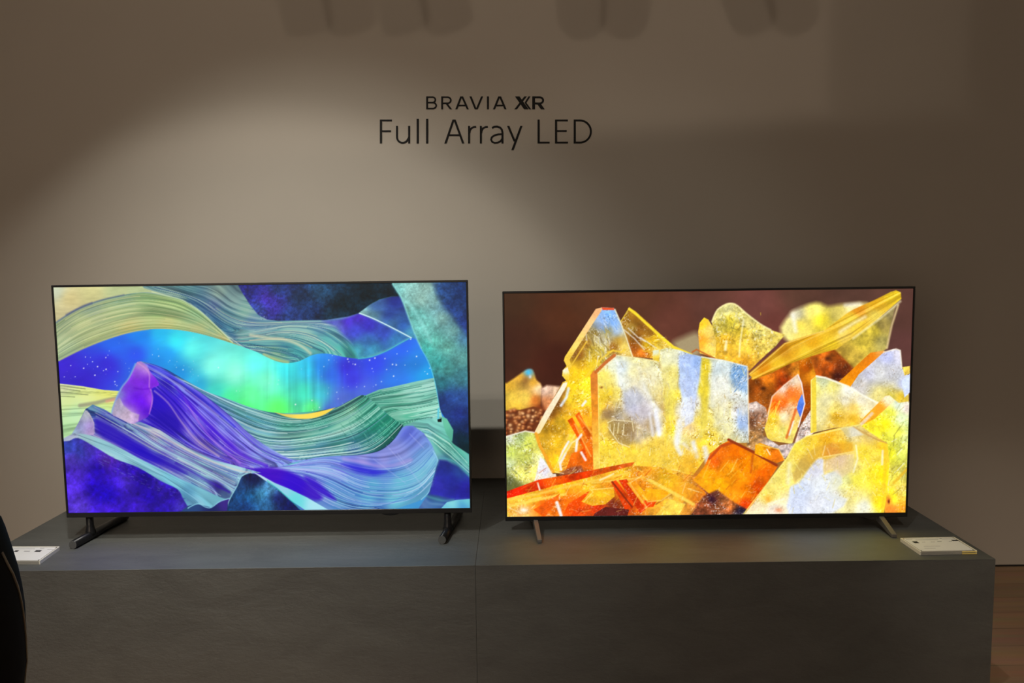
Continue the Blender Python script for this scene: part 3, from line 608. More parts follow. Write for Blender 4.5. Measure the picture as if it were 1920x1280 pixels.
def paint_crystals(X, Y):
    c = Canvas(X, Y); rnd = random.Random(11); IDW_EPS[0] = 26.0
    Yl = (238, 200, 48); Or = (226, 128, 28)
    def gl(seed, a=.35): return chain(mottled(24, a, seed), sparkle(seed+1, a*.9))
    def clear(X, Y, col):
        m = col.mean(-1, keepdims=True)
        return np.clip(m+(col-m)*1.18, 0, 1)*1.03
    def facet(pts, fill, seed, a=.3, feather=1.2, sp=.25, alpha=1.0):
        c.region(pts, fill, feather, alpha, tex=chain(mottled(13, a*.8, seed), clear, sparkle(seed+2, sp*1.05)))
    def needles(n, x0, x1, y0, y1, ang, spread, l0, l1, cols, al=.6, wd=1.3, seed=1):
        r = random.Random(seed)
        for k in range(n):
            x, y = r.uniform(x0, x1), r.uniform(y0, y1); a = math.radians(ang+r.uniform(-spread, spread)); L = r.uniform(l0, l1)
            c.line([(x, y), (x+math.cos(a)*L, y+math.sin(a)*L)], r.choice(cols), wd*r.uniform(.6, 1.5), al*r.uniform(.5, 1), 1.3)
    full = [(900, 500), (1760, 500), (1760, 1000), (900, 1000)]
    c.region(full, [(960, 560, (66, 40, 24)), (960, 650, (68, 34, 22)), (1050, 600, (80, 42, 24)), (1040, 680, (66, 28, 18)), (1100, 560, (84, 48, 30)), (1200, 560, (92, 54, 38)), (1260, 600, (100, 56, 44)), (1330, 570, (96, 58, 48)),
             (1420, 575, (122, 70, 62)), (1450, 610, (112, 60, 52)), (1500, 555, (92, 60, 48)), (1600, 550, (88, 58, 48)), (1690, 600, (92, 58, 50)), (1690, 640, (96, 58, 54)), (1300, 800, (210, 150, 50)), (1300, 940, (200, 120, 40))], tex=mottled(60, .16, 1))
    # out-of-focus crystals at the back
    c.region(smooth_pts([(1262, 645), (1280, 632), (1310, 624), (1316, 660), (1290, 672)], 3, True), (176, 160, 120), 14, .9)
    c.region(smooth_pts([(1465, 628), (1480, 590), (1492, 580), (1530, 567), (1552, 574), (1580, 570), (1625, 568), (1650, 590), (1650, 640), (1600, 690), (1540, 680)], 3, True),
             [(1480, 610, (215, 205, 130)), (1492, 590, (235, 228, 190)), (1500, 610, (228, 205, 80)), (1530, 580, (232, 220, 110)), (1540, 600, (240, 215, 50)), (1570, 585, (225, 205, 100)), (1600, 578, (235, 220, 160)), (1600, 620, (235, 200, 60)), (1560, 640, (230, 180, 40)), (1640, 600, (225, 200, 90))], 10, tex=mottled(30, .25, 3))
    c.line([(1487, 590), (1492, 620)], (250, 248, 235), 6, .8, 8)
    c.line([(1585, 572), (1612, 570)], (240, 238, 235), 5, .6, 8)
    # translucent slab behind the long crystal
    c.region([(1689, 562), (1680, 572), (1668, 620), (1664, 652), (1640, 672), (1600, 715), (1560, 700), (1560, 660), (1610, 625), (1650, 596)],
             [(1670, 585, (140, 125, 80)), (1655, 610, (155, 135, 70)), (1640, 620, (215, 190, 60)), (1620, 640, (205, 180, 60)), (1600, 670, (190, 160, 60)), (1580, 690, (195, 130, 40)), (1655, 640, (190, 175, 95))], 3, tex=mottled(16, .35, 4))
    c.line([(1684, 572), (1672, 610), (1663, 652)], (222, 198, 140), 4, .8, 3)
    # dark orange hollow
    c.region([(1400, 715), (1430, 690), (1500, 655), (1560, 650), (1600, 690), (1600, 740), (1540, 790), (1400, 790)], [(1420, 725, (150, 70, 14)), (1440, 715, (205, 110, 20)), (1470, 720, (175, 55, 8)), (1500, 700, (210, 130, 30)), (1545, 670, (196, 95, 20)), (1550, 695, (188, 80, 16)), (1570, 705, (90, 34, 16)), (1550, 720, (175, 75, 15)), (1430, 745, (165, 85, 20)), (1480, 760, (165, 70, 14)), (1520, 770, (160, 70, 14))], 4, tex=chain(mottled(14, .45, 5), sparkle(6, .2)))
    c.blob(1552, 672, 7, 6, (80, 34, 14), .9); c.blob(1571, 704, 8, 6, (66, 22, 18), .9); c.blob(1431, 728, 6, 4, (60, 26, 10), .8)
    facet([(1497, 660), (1514, 655), (1526, 690), (1532, 710), (1524, 760), (1505, 770), (1500, 720)], [(1505, 670, (185, 110, 25)), (1515, 690, (150, 72, 14)), (1525, 700, (205, 140, 40)), (1512, 740, (150, 70, 14))], 7)
    # long crystal
    lc = [(1404, 700), (1420, 686), (1470, 643), (1510, 630), (1545, 620), (1587, 588), (1600, 580), (1640, 562), (1670, 547), (1680, 544), (1689, 548), (1690, 560), (1650, 595), (1600, 633), (1565, 655), (1520, 668), (1480, 682), (1440, 702), (1412, 712)]
    c.region(lc, [(1412, 702, (240, 180, 40)), (1430, 690, (222, 140, 20)), (1470, 655, (205, 135, 20)), (1490, 650, (225, 165, 30)), (1460, 685, (238, 190, 40)), (1520, 640, (228, 165, 24)), (1510, 660, (245, 205, 50)), (1560, 615, (240, 190, 40)), (1580, 630, (245, 210, 90)), (1600, 600, (250, 215, 60)), (1610, 580, (235, 150, 30)), (1640, 570, (245, 185, 30)), (1640, 590, (248, 220, 90)), (1675, 552, (248, 210, 40)), (1560, 645, (245, 205, 40))],
             2, tex=streaks([(0, [(1404, 700), (1480, 640), (1590, 588), (1685, 546)]), (1, [(1410, 708), (1500, 660), (1590, 615), (1688, 555)]), (2, [(1412, 712), (1520, 668), (1600, 633), (1690, 562)])], 5, .55, 8, 90, (255, 245, 190), (150, 70, 0)))
    c.line([(1575, 622), (1600, 606), (1622, 594)], (255, 248, 215), 6, .6, 6)
    c.line([(1600, 634), (1650, 597), (1688, 565)], (250, 240, 190), 4, .6, 4)
    c.line([(1405, 702), (1440, 672), (1472, 644), (1545, 620)], (250, 215, 120), 2, .7, 2)
    c.line([(1410, 710), (1450, 690), (1470, 683)], (250, 200, 70), 2.5, .8, 2)
    # clear yellow crystal, mid top
    m1 = smooth_pts([(1335, 603), (1340, 590), (1347, 579), (1362, 570), (1374, 569), (1384, 574), (1400, 588), (1425, 607), (1445, 618), (1472, 627)])+[(1455, 648), (1425, 675), (1405, 695), (1380, 690), (1340, 675)]
    c.region(m1, [(1348, 590, (215, 205, 120)), (1365, 580, (232, 225, 150)), (1385, 590, (222, 212, 130)), (1370, 600, (205, 185, 50)), (1350, 615, (190, 170, 60)), (1400, 605, (225, 210, 120)), (1430, 620, (222, 205, 110)), (1390, 620, (230, 195, 50)), (1360, 640, (240, 185, 40)), (1400, 650, (240, 200, 70)), (1440, 640, (232, 205, 90)), (1360, 665, (235, 180, 50)), (1395, 680, (235, 165, 40))],
             2, tex=chain(mottled(10, .35, 9), sparkle(10, .5, 3)))
    needles(40, 1345, 1430, 585, 630, 60, 60, 4, 12, [(255, 250, 210), (120, 110, 40), (250, 225, 60), (140, 130, 70)], .6, 1.6, 2)
    c.line(smooth_pts([(1335, 603), (1340, 590), (1347, 579), (1362, 570), (1374, 569), (1384, 574), (1400, 588), (1425, 607), (1445, 618)]), (250, 240, 170), 3, .85, 2)
    c.line([(1394, 600), (1388, 640), (1386, 668)], (255, 250, 215), 3, .6, 3); c.line([(1362, 640), (1360, 655)], (255, 252, 230), 5, .7, 4)
    facet([(1309, 622), (1312, 605), (1320, 595), (1328, 599), (1336, 612), (1343, 640), (1341, 670), (1312, 662)], [(1318, 605, (240, 195, 60)), (1330, 620, (225, 200, 110)), (1316, 640, (240, 165, 60)), (1335, 650, (232, 205, 110))], 12)
    c.line([(1298, 660), (1306, 655), (1340, 672)], (190, 100, 40), 3, .9, 2)
    # right slab: orange side and white face
    facet([(1570, 718), (1632, 661), (1656, 657), (1662, 660), (1610, 702), (1594, 726)], [(1600, 700, (214, 130, 24)), (1630, 668, (205, 120, 30)), (1655, 660, (210, 150, 80)), (1590, 718, (220, 145, 30))], 13, .15, 1.2, .1)
    facet([(1594, 726), (1610, 702), (1655, 662), (1675, 654), (1688, 656), (1691, 690), (1704, 705), (1704, 760), (1640, 775), (1610, 750)], [(1665, 668, (185, 190, 225)), (1685, 665, (212, 210, 222)), (1630, 700, (200, 200, 215)), (1650, 700, (205, 205, 205)), (1670, 700, (195, 195, 200)), (1610, 728, (200, 195, 190)), (1650, 740, (212, 200, 130)), (1670, 745, (205, 190, 90)), (1695, 720, (205, 212, 240)), (1690, 745, (220, 190, 70))], 14, .18, 1.2, .3)
    c.line([(1657, 660), (1680, 654), (1688, 657), (1691, 690)], (245, 235, 215), 2.5, .8, 2)
    facet([(1692, 688), (1706, 686), (1706, 700), (1696, 704)], (220, 190, 90), 15); facet([(1690, 715), (1706, 700), (1706, 735), (1696, 745)], (208, 218, 248), 16, .1)
    # small orange crystal
    facet([(1496, 702), (1503, 718), (1509, 757), (1500, 790), (1485, 832), (1440, 825), (1432, 800), (1440, 770), (1447, 745), (1470, 722)],
          [(1490, 712, (225, 205, 180)), (1470, 728, (240, 215, 200)), (1480, 735, (232, 120, 50)), (1470, 755, (238, 100, 30)), (1490, 745, (240, 130, 50)), (1480, 765, (240, 195, 150)), (1455, 760, (225, 90, 20)), (1470, 780, (235, 225, 190)), (1450, 785, (235, 200, 60)), (1445, 810, (225, 200, 90)), (1470, 810, (225, 215, 120)), (1490, 790, (220, 190, 110)), (1485, 815, (215, 195, 110))], 17, .25, 1.2, .4)
    facet([(1497, 752), (1504, 738), (1509, 757), (1505, 772), (1500, 782), (1494, 766)], [(1503, 750, (100, 140, 228)), (1502, 770, (80, 110, 200))], 18, .2)
    c.line([(1496, 702), (1503, 718), (1509, 757), (1497, 800)], (250, 240, 250), 2, .9, 1.5); c.line([(1496, 702), (1470, 722), (1448, 743), (1437, 790)], (250, 215, 190), 2.5, .8, 2)
    c.line([(1492, 768), (1482, 800), (1475, 820)], (215, 80, 20), 5, .7, 3); c.line([(1488, 790), (1480, 815)], (235, 240, 235), 3, .8, 2)
    needles(12, 1440, 1460, 760, 790, -70, 20, 8, 20, [(255, 240, 90), (250, 200, 60)], .7, 1.5, 4)
    # lilac-brown rubble between
    c.region([(1403, 756), (1418, 752), (1436, 764), (1440, 780), (1430, 815), (1460, 835), (1490, 830), (1500, 800), (1520, 768), (1525, 812), (1500, 830), (1470, 862), (1400, 840)], [(1415, 762, (215, 195, 185)), (1420, 780, (150, 105, 80)), (1410, 790, (130, 80, 50)), (1430, 800, (170, 120, 70)), (1450, 835, (205, 190, 185)), (1470, 845, (195, 175, 170)), (1512, 790, (235, 215, 205)), (1508, 810, (215, 190, 180)), (1410, 820, (180, 130, 70))], 1.5, tex=chain(mottled(7, .5, 21), sparkle(22, .8, 2.4)))
    # pale crystal right of it
    facet([(1521, 712), (1531, 704), (1548, 708), (1590, 724), (1620, 742), (1649, 757), (1640, 775), (1612, 797), (1565, 802), (1520, 812)],
          [(1526, 730, (245, 235, 140)), (1545, 716, (190, 195, 160)), (1560, 725, (225, 215, 130)), (1590, 732, (225, 225, 215)), (1550, 750, (222, 215, 170)), (1585, 750, (232, 225, 200)), (1615, 750, (235, 228, 205)), (1540, 775, (220, 212, 160)), (1570, 780, (215, 170, 50)), (1600, 785, (225, 180, 60)), (1625, 770, (240, 230, 190)), (1570, 765, (228, 210, 120)), (1600, 765, (232, 200, 110))], 23, .22, 1.2, .35)
    c.region([(1520, 715), (1530, 705), (1531, 808), (1520, 812)], (236, 205, 50), 1.5, .85)
    c.line([(1531, 705), (1548, 708), (1590, 724), (1620, 742), (1649, 757)], (250, 246, 225), 3.5, .9, 2)
    c.line([(1521, 712), (1522, 806)], (252, 240, 150), 1.5, .8, 1.5)
    # right edge: yellow-green mass with an orange bar
    facet([(1668, 742), (1685, 755), (1706, 752), (1706, 975), (1660, 975), (1650, 830), (1610, 800), (1640, 775)],
          [(1685, 760, (225, 235, 215)), (1700, 765, (230, 215, 205)), (1670, 775, (225, 225, 90)), (1660, 795, (240, 225, 50)), (1640, 795, (242, 222, 60)), (1690, 785, (210, 230, 185)), (1680, 810, (225, 225, 90)), (1700, 820, (215, 225, 150)), (1670, 850, (220, 215, 60)), (1690, 850, (215, 220, 110)), (1680, 890, (215, 205, 90)), (1700, 890, (170, 160, 80)), (1690, 920, (235, 215, 110)), (1675, 930, (245, 220, 60)), (1695, 950, (230, 150, 50)), (1670, 955, (235, 140, 60))], 24, .3, 1.5, .4)
    facet([(1620, 795), (1612, 790), (1660, 742), (1668, 741), (1678, 750), (1640, 785)], [(1630, 780, (225, 165, 50)), (1665, 748, (240, 225, 190)), (1650, 765, (225, 155, 50))], 25, .15)
    c.line([(1615, 795), (1635, 775)], (240, 215, 190), 6, .8, 3)
    needles(36, 1665, 1700, 770, 930, -55, 35, 6, 22, [(250, 250, 230), (150, 140, 60), (245, 235, 90)], .6, 1.5, 5)
    c.line([(1676, 905), (1700, 880)], (230, 180, 40), 5, .8, 3)
    c.blob(1666, 938, 6, 10, (225, 120, 40), .9); c.blob(1667, 940, 2.5, 4, (110, 25, 15), .95)
    # ---- left part
    c.region(smooth_pts([(942, 723), (950, 718), (965, 708), (985, 694), (997, 692), (1002, 700), (1006, 712), (1016, 724), (1014, 760), (1020, 790), (942, 800)], 3, True), [(955, 722, (222, 170, 50)), (975, 708, (215, 160, 50)), (991, 696, (120, 180, 190)), (985, 712, (160, 110, 50)), (1000, 715, (225, 165, 50)), (960, 745, (232, 195, 70)), (985, 745, (235, 200, 80)), (970, 765, (230, 185, 60)), (1010, 730, (235, 200, 150)), (1005, 750, (200, 110, 40)), (1013, 765, (120, 50, 20)), (950, 760, (225, 180, 60))], 4, tex=mottled(16, .2, 31))
    c.blob(991, 698, 6, 6, (70, 180, 225), .95); c.blob(994, 706, 3, 4, (225, 225, 235), .8)
    c.region([(1014, 728), (1025, 722), (1050, 724), (1060, 730), (1030, 780), (1016, 775)], [(1022, 730, (228, 190, 165)), (1045, 735, (232, 195, 160)), (1025, 755, (205, 130, 80)), (1014, 765, (130, 60, 30)), (1035, 760, (215, 140, 90))], 5, tex=mottled(8, .25, 32))
    c.region([(942, 770), (975, 768), (1000, 762), (1012, 765), (1035, 775), (1005, 815), (942, 822)], (120, 58, 26), 3)
    r2 = random.Random(5)
    for k in range(95):
        x, y = r2.uniform(946, 1020), r2.uniform(768, 814)
        if x > 1018-(y-770)*.5 and y > 790: continue
        a = r2.uniform(3.2, 5.6); cc = r2.choice([(205, 120, 55), (225, 150, 80), (180, 92, 40), (235, 175, 115), (190, 105, 50)])
        c.blob(x+1.5, y+2, a, a*.9, (70, 26, 14), .7); c.blob(x, y, a*.8, a*.7, cc, .95)
        c.blob(x-.8, y-1, a*.5, a*.4, (245, 200, 150), .4)
    # pale green crystal lower left
    facet([(942, 820), (965, 813), (985, 808), (1004, 812), (1022, 860), (1036, 888), (1010, 905), (985, 915), (942, 925)], [(955, 822, (215, 220, 190)), (975, 822, (150, 165, 110)), (990, 830, (190, 195, 90)), (960, 845, (170, 180, 90)), (985, 855, (210, 215, 110)), (955, 870, (180, 190, 140)), (975, 885, (225, 220, 120)), (1000, 890, (240, 225, 130)), (1010, 860, (225, 225, 160)), (955, 905, (90, 95, 60)), (965, 912, (110, 110, 60)), (1005, 840, (205, 200, 100))], 33, .35, 1.5, .55)
    needles(46, 950, 1015, 820, 900, 20, 60, 5, 16, [(245, 245, 200), (230, 225, 90), (90, 110, 60)], .55, 1.4, 6)
    c.line([(949, 818), (985, 808), (1003, 811)], (245, 240, 225), 2.5, .8, 2)
    # big lower-left yellow crystal
    facet([(1055, 716), (1066, 712), (1085, 700), (1112, 695), (1122, 720), (1124, 880), (1060, 888), (1036, 886), (1022, 860), (1008, 826), (1003, 812), (1022, 775), (1040, 742)],
          [(1075, 720, (240, 205, 50)), (1100, 715, (245, 215, 60)), (1052, 735, (150, 105, 50)), (1045, 755, (125, 82, 40)), (1035, 775, (130, 84, 30)), (1070, 745, (240, 205, 60)), (1095, 745, (245, 215, 70)), (1030, 805, (170, 130, 40)), (1050, 790, (205, 165, 50)), (1025, 830, (190, 150, 50)), (1070, 790, (238, 190, 50)), (1045, 830, (228, 185, 50)), (1070, 830, (240, 200, 80)), (1040, 865, (240, 190, 50)), (1090, 780, (240, 170, 50)), (1060, 865, (235, 160, 50)), (1095, 850, (225, 110, 30)), (1100, 820, (232, 130, 40)), (1080, 870, (190, 90, 40))], 34, .32, 1.2, .5)
    for p in (([(1064, 788), (1073, 782), (1100, 835), (1094, 840)], (216, 92, 20)), ([(1078, 778), (1086, 772), (1108, 815), (1104, 826)], (208, 96, 28)), ([(1098, 832), (1106, 826), (1114, 860), (1108, 866)], (225, 110, 30)), ([(1072, 850), (1110, 835), (1112, 878), (1060, 884)], (214, 104, 28)), ([(1088, 845), (1096, 838), (1102, 862), (1096, 868)], (205, 80, 20))):
        facet(p[0], p[1], int(p[0][0][0]), .35, 1.2, .25)
    c.line([(1078, 795), (1095, 830), (1108, 855)], (245, 185, 90), 2.5, .8, 2); c.line([(1085, 780), (1110, 812)], (240, 170, 70), 3, .8, 2)
    for p in ([(1048, 866), (1056, 845), (1066, 828)], [(1052, 880), (1050, 870), (1060, 850)], [(1080, 845), (1082, 825), (1090, 815)], [(1090, 848), (1098, 862)], [(1092, 760), (1098, 752)]):
        c.line(p, (240, 242, 250), 4.5, .85, 2.5)
    c.line([(1040, 878), (1060, 845), (1078, 815)], (250, 225, 110), 3, .7, 2); c.line([(1060, 850), (1072, 830), (1085, 822)], (250, 240, 190), 3, .7, 2)
    c.region([(1056, 718), (1064, 716), (1062, 724), (1012, 812), (1004, 814), (1003, 808), (1022, 772)], [(1055, 722, (252, 240, 215)), (1030, 770, (250, 235, 200)), (1006, 808, (250, 225, 170))], 1.5, .95)
    c.line([(1066, 728), (1062, 745), (1052, 760)], (225, 235, 250), 5, .8, 3)
    c.line([(1005, 813), (1012, 835), (1024, 858), (1036, 884)], (238, 160, 40), 6, .95, 2)
    c.region([(1013, 856), (1020, 862), (1036, 888), (1042, 888), (1045, 900), (1000, 908), (1005, 890)], [(1016, 868, (240, 238, 248)), (1012, 895, (240, 235, 225)), (1035, 893, (238, 225, 205)), (1022, 885, (225, 220, 240))], 2, .95, tex=sparkle(36, .5))
    c.region([(1050, 885), (1070, 876), (1090, 872), (1095, 885), (1050, 892)], (150, 80, 55), 4, .8, tex=sparkle(37, .8))
    # upper left crystals
    facet([(1163, 603), (1174, 587), (1180, 577.5), (1190, 582), (1215, 604), (1240, 628), (1265, 650), (1298, 664), (1270, 668), (1225, 672), (1184, 668)],
          [(1178, 588, (150, 112, 40)), (1190, 600, (138, 96, 36)), (1200, 615, (130, 86, 36)), (1220, 625, (145, 100, 40)), (1185, 615, (170, 140, 70)), (1195, 635, (120, 75, 30)), (1215, 645, (215, 180, 50)), (1240, 645, (210, 180, 80)), (1190, 655, (160, 90, 36)), (1205, 662, (225, 130, 50)), (1235, 660, (230, 200, 90)), (1260, 660, (215, 205, 130)), (1230, 635, (235, 195, 50))], 38, .28, 1.2, .5)
    c.line([(1180, 579), (1192, 588), (1215, 609), (1238, 630), (1262, 650), (1296, 665)], (252, 220, 50), 5, .95, 2)
    c.line([(1180, 577), (1172, 590), (1163, 604)], (235, 200, 60), 2, .8, 1.5)
    for p in ([(1170, 618), (1190, 635), (1208, 655)], [(1178, 615), (1196, 632), (1210, 640)], [(1200, 632), (1230, 652)]): c.line(p, (232, 225, 215), 2.2, .75, 2)
    needles(30, 1195, 1250, 630, 660, 30, 60, 5, 18, [(250, 220, 60), (255, 245, 170), (190, 140, 40)], .6, 1.4, 8)
    facet([(1117, 580), (1128, 576), (1151, 577), (1156, 586), (1163, 603), (1172, 628), (1186, 668), (1150, 664), (1117, 691), (1109, 705), (1080, 713), (1062, 714), (1054, 704), (1055, 694), (1063, 685), (1057, 676), (1059, 669)],
          [(1140, 590, (130, 175, 235)), (1130, 600, (160, 190, 235)), (1150, 605, (140, 180, 235)), (1125, 612, (150, 165, 190)), (1155, 620, (175, 195, 220)), (1140, 622, (150, 140, 90)), (1115, 625, (140, 115, 50)), (1120, 635, (185, 175, 140)), (1135, 640, (205, 200, 175)), (1160, 640, (175, 140, 60)), (1150, 650, (150, 100, 36)), (1170, 650, (225, 200, 110)), (1100, 645, (150, 105, 40)), (1085, 665, (130, 85, 36)), (1110, 655, (190, 165, 70)), (1130, 655, (200, 180, 80)), (1090, 685, (190, 150, 45)), (1110, 680, (225, 195, 60)), (1075, 700, (235, 195, 50)), (1095, 700, (240, 205, 50))], 39, .2, 1.2, .5)
    needles(46, 1095, 1140, 622, 668, 65, 35, 8, 22, [(250, 250, 250), (120, 95, 40), (240, 220, 120)], .6, 1.4, 9)
    needles(26, 1125, 1158, 588, 615, 60, 15, 6, 14, [(215, 230, 255), (110, 160, 230)], .6, 1.4, 10)
    c.region([(1117, 579), (1129, 576), (1128, 582), (1112, 606), (1068, 674), (1072, 688), (1064, 690), (1058, 676), (1059, 669)], [(1122, 582, (245, 180, 120)), (1105, 610, (250, 200, 130)), (1085, 640, (252, 215, 110)), (1063, 675, (245, 205, 70))], 1.2, .97, tex=mottled(14, .08, 41))
    c.region([(1128, 576), (1151, 577), (1152, 581), (1130, 581)], (226, 84, 40), 1.2); c.line([(1153, 580), (1163, 603), (1174, 632), (1186, 668)], (245, 240, 200), 2.2, .85, 1.8)
    c.line([(1100, 640), (1082, 668), (1068, 690)], (240, 195, 60), 2.5, .85, 2)
    c.line([(1140, 660), (1150, 657), (1165, 660), (1172, 655)], (245, 205, 60), 3, .8, 2); c.line([(1150, 656), (1128, 672), (1112, 690), (1090, 715)], (248, 210, 60), 3, .7, 2)
    c.region([(1055, 694), (1064, 688), (1068, 700), (1066, 713), (1056, 706)], [(1060, 692, (252, 245, 225)), (1062, 708, (245, 205, 60))], 1.5, .9)
    # ---- the large central crystal
    big = [(1113, 694), (1151, 664), (1186, 669), (1236, 677), (1238, 655), (1250, 652), (1274, 656), (1296, 664), (1316, 668), (1358, 675), (1401, 686), (1403, 750), (1404, 830), (1360, 830), (1330, 850), (1300, 890), (1230, 895), (1180, 875), (1122, 882), (1116, 760)]
    facet(big, [(1150, 685, (220, 222, 190)), (1130, 705, (225, 205, 90)), (1165, 690, (205, 215, 220)), (1185, 690, (225, 215, 150)), (1140, 735, (235, 200, 60)), (1128, 755, (222, 180, 60)), (1160, 735, (238, 220, 120)), (1170, 720, (215, 225, 230)), (1190, 725, (195, 185, 160)), (1185, 745, (190, 190, 205)), (1205, 700, (215, 205, 150)), (1215, 720, (222, 218, 200)), (1230, 700, (230, 228, 190)), (1140, 775, (160, 130, 90)), (1160, 785, (185, 175, 160)), (1190, 765, (205, 205, 220)), (1210, 770, (190, 180, 175)), (1180, 800, (160, 135, 95)), (1195, 815, (190, 175, 150)), (1150, 805, (170, 140, 70)), (1135, 800, (230, 195, 80)), (1210, 800, (205, 190, 160)), (1230, 800, (225, 222, 215)), (1245, 745, (190, 160, 90)),
                (1250, 680, (232, 226, 150)), (1265, 700, (220, 205, 100)), (1280, 680, (190, 205, 240)), (1300, 680, (165, 190, 240)), (1290, 720, (185, 200, 235)), (1310, 700, (185, 200, 230)), (1265, 740, (235, 215, 80)), (1285, 770, (225, 225, 225)), (1300, 750, (222, 222, 225)), (1325, 690, (225, 200, 50)), (1320, 730, (225, 205, 60)), (1345, 690, (205, 215, 215)), (1350, 720, (222, 222, 200)), (1385, 700, (120, 165, 215)), (1395, 720, (160, 190, 225)), (1375, 740, (220, 222, 215)), (1360, 760, (225, 215, 160)), (1385, 770, (215, 215, 215)), (1395, 790, (170, 190, 225)), (1340, 780, (225, 210, 110)), (1315, 790, (215, 195, 90)), (1360, 800, (220, 215, 170)), (1330, 820, (230, 205, 80)),
                (1260, 800, (238, 205, 60)), (1275, 830, (225, 215, 150)), (1290, 800, (215, 190, 140)), (1320, 835, (235, 195, 70)), (1140, 840, (240, 205, 60)), (1180, 845, (240, 205, 70)), (1220, 850, (238, 205, 80)), (1260, 855, (235, 195, 70)), (1150, 870, (242, 200, 70)), (1210, 880, (235, 180, 50)), (1290, 870, (232, 175, 50)), (1230, 830, (230, 200, 100))], 42, .26, 1.2, .75)
    # its inner veils and edges
    for p, col, wd, al in (([(1160, 690), (1165, 720), (1180, 760)], (240, 245, 250), 6, .5), ([(1198, 690), (1212, 735), (1232, 770)], (238, 240, 235), 7, .6), ([(1222, 760), (1232, 790), (1236, 815)], (245, 246, 250), 6, .7), ([(1280, 700), (1284, 740), (1278, 790), (1272, 830)], (228, 235, 252), 9, .55), ([(1290, 670), (1293, 710), (1296, 740)], (175, 195, 245), 14, .55), ([(1320, 672), (1322, 740), (1320, 800)], (222, 190, 40), 7, .55), ([(1256, 690), (1258, 760), (1250, 830)], (240, 225, 100), 8, .55), ([(1236, 680), (1250, 720), (1246, 790)], (150, 105, 50), 4, .45),
                       ([(1300, 830), (1306, 855)], (230, 235, 250), 9, .75), ([(1282, 832), (1298, 848)], (240, 235, 235), 5, .7), ([(1322, 840), (1328, 870)], (225, 230, 245), 10, .7), ([(1386, 770), (1388, 800)], (150, 180, 230), 8, .6), ([(1340, 700), (1336, 760)], (235, 238, 235), 10, .5)):
        c.line(smooth_pts(p), col, wd, al, 6)
    def band(pts, fill, al, fe=5, sd=70): c.region(pts, fill, fe, al, tex=chain(mottled(9, .16, sd), sparkle(sd+1, .3)))
    band([(1274, 668), (1292, 664), (1316, 669), (1312, 705), (1306, 745), (1300, 790), (1284, 800), (1278, 745), (1272, 715)], [(1290, 680, (178, 200, 246)), (1308, 680, (150, 182, 240)), (1290, 720, (188, 206, 246)), (1300, 700, (172, 195, 242)), (1292, 770, (222, 228, 246))], .85)
    band([(1316, 670), (1330, 672), (1328, 740), (1324, 800), (1312, 830), (1314, 760), (1312, 710)], [(1322, 690, (226, 200, 40)), (1320, 740, (228, 205, 60)), (1318, 800, (232, 212, 90))], .8)
    band([(1333, 673), (1372, 680), (1368, 730), (1362, 790), (1340, 800), (1330, 740)], [(1345, 690, (205, 220, 226)), (1352, 720, (230, 232, 225)), (1345, 770, (230, 226, 190)), (1362, 750, (240, 236, 215))], .7, 9)
    band([(1120, 702), (1152, 670), (1163, 672), (1150, 720), (1128, 770), (1122, 790)], [(1150, 684, (225, 230, 205)), (1132, 705, (238, 220, 110)), (1130, 750, (240, 205, 50))], .75, 8)
    band([(1150, 672), (1198, 680), (1214, 730), (1240, 770), (1236, 800), (1205, 760), (1180, 755), (1165, 720)], [(1170, 690, (222, 232, 235)), (1190, 700, (236, 228, 180)), (1210, 740, (236, 232, 215)), (1230, 775, (240, 238, 235))], .6, 8)
    band([(1165, 735), (1190, 725), (1215, 750), (1240, 800), (1225, 815), (1190, 790), (1170, 770)], [(1185, 745, (178, 182, 205)), (1205, 775, (196, 190, 205)), (1225, 795, (170, 140, 100))], .6, 10)
    band([(1196, 690), (1226, 686), (1256, 740), (1254, 790), (1236, 760), (1214, 730)], [(1212, 700, (240, 232, 190)), (1240, 740, (238, 225, 150)), (1248, 775, (200, 160, 90))], .6, 7)
    band([(1238, 658), (1272, 658), (1270, 720), (1262, 800), (1246, 830), (1246, 760), (1240, 700)], [(1252, 670, (240, 240, 205)), (1258, 700, (235, 222, 130)), (1256, 760, (240, 222, 90)), (1252, 810, (240, 205, 60))], .75, 6)
    band([(1124, 830), (1180, 845), (1240, 820), (1310, 850), (1290, 888), (1220, 890), (1170, 872), (1126, 878)], [(1150, 850, (246, 212, 70)), (1200, 860, (244, 208, 70)), (1260, 860, (242, 204, 70)), (1290, 870, (236, 185, 60))], .6, 10)
    for p_, c_, w_2, a_ in (([(1272, 790), (1268, 830), (1276, 850)], (236, 240, 252), 9, .7), ([(1228, 770), (1236, 812)], (240, 242, 252), 8, .75), ([(1218, 775), (1224, 815)], (236, 238, 250), 5, .6)): c.line(smooth_pts(p_), c_, w_2, a_, 5)
    c.region([(1375, 688), (1400, 690), (1401, 735), (1380, 725), (1370, 705)], [(1385, 700, (110, 155, 205)), (1395, 720, (140, 175, 215))], 8, .7, tex=sparkle(43, .7))
    needles(40, 1370, 1400, 690, 735, -50, 15, 5, 14, [(235, 240, 245), (90, 135, 190)], .6, 1.2, 12)
    c.region(smooth_pts([(1140, 790), (1160, 786), (1185, 792), (1192, 815), (1180, 835), (1160, 830), (1145, 812)], 3, True), [(1155, 800, (170, 140, 80)), (1178, 818, (150, 120, 80))], 6, .6, tex=sparkle(44, .6))
    for p in ([(1140, 792), (1150, 787), (1185, 790), (1188, 808)], [(1152, 795), (1150, 815)], [(1160, 793), (1158, 812)], [(1170, 795), (1168, 815)], [(1140, 800), (1160, 830), (1180, 838)]): c.line(p, (248, 235, 190), 1.6, .75, 1.5)
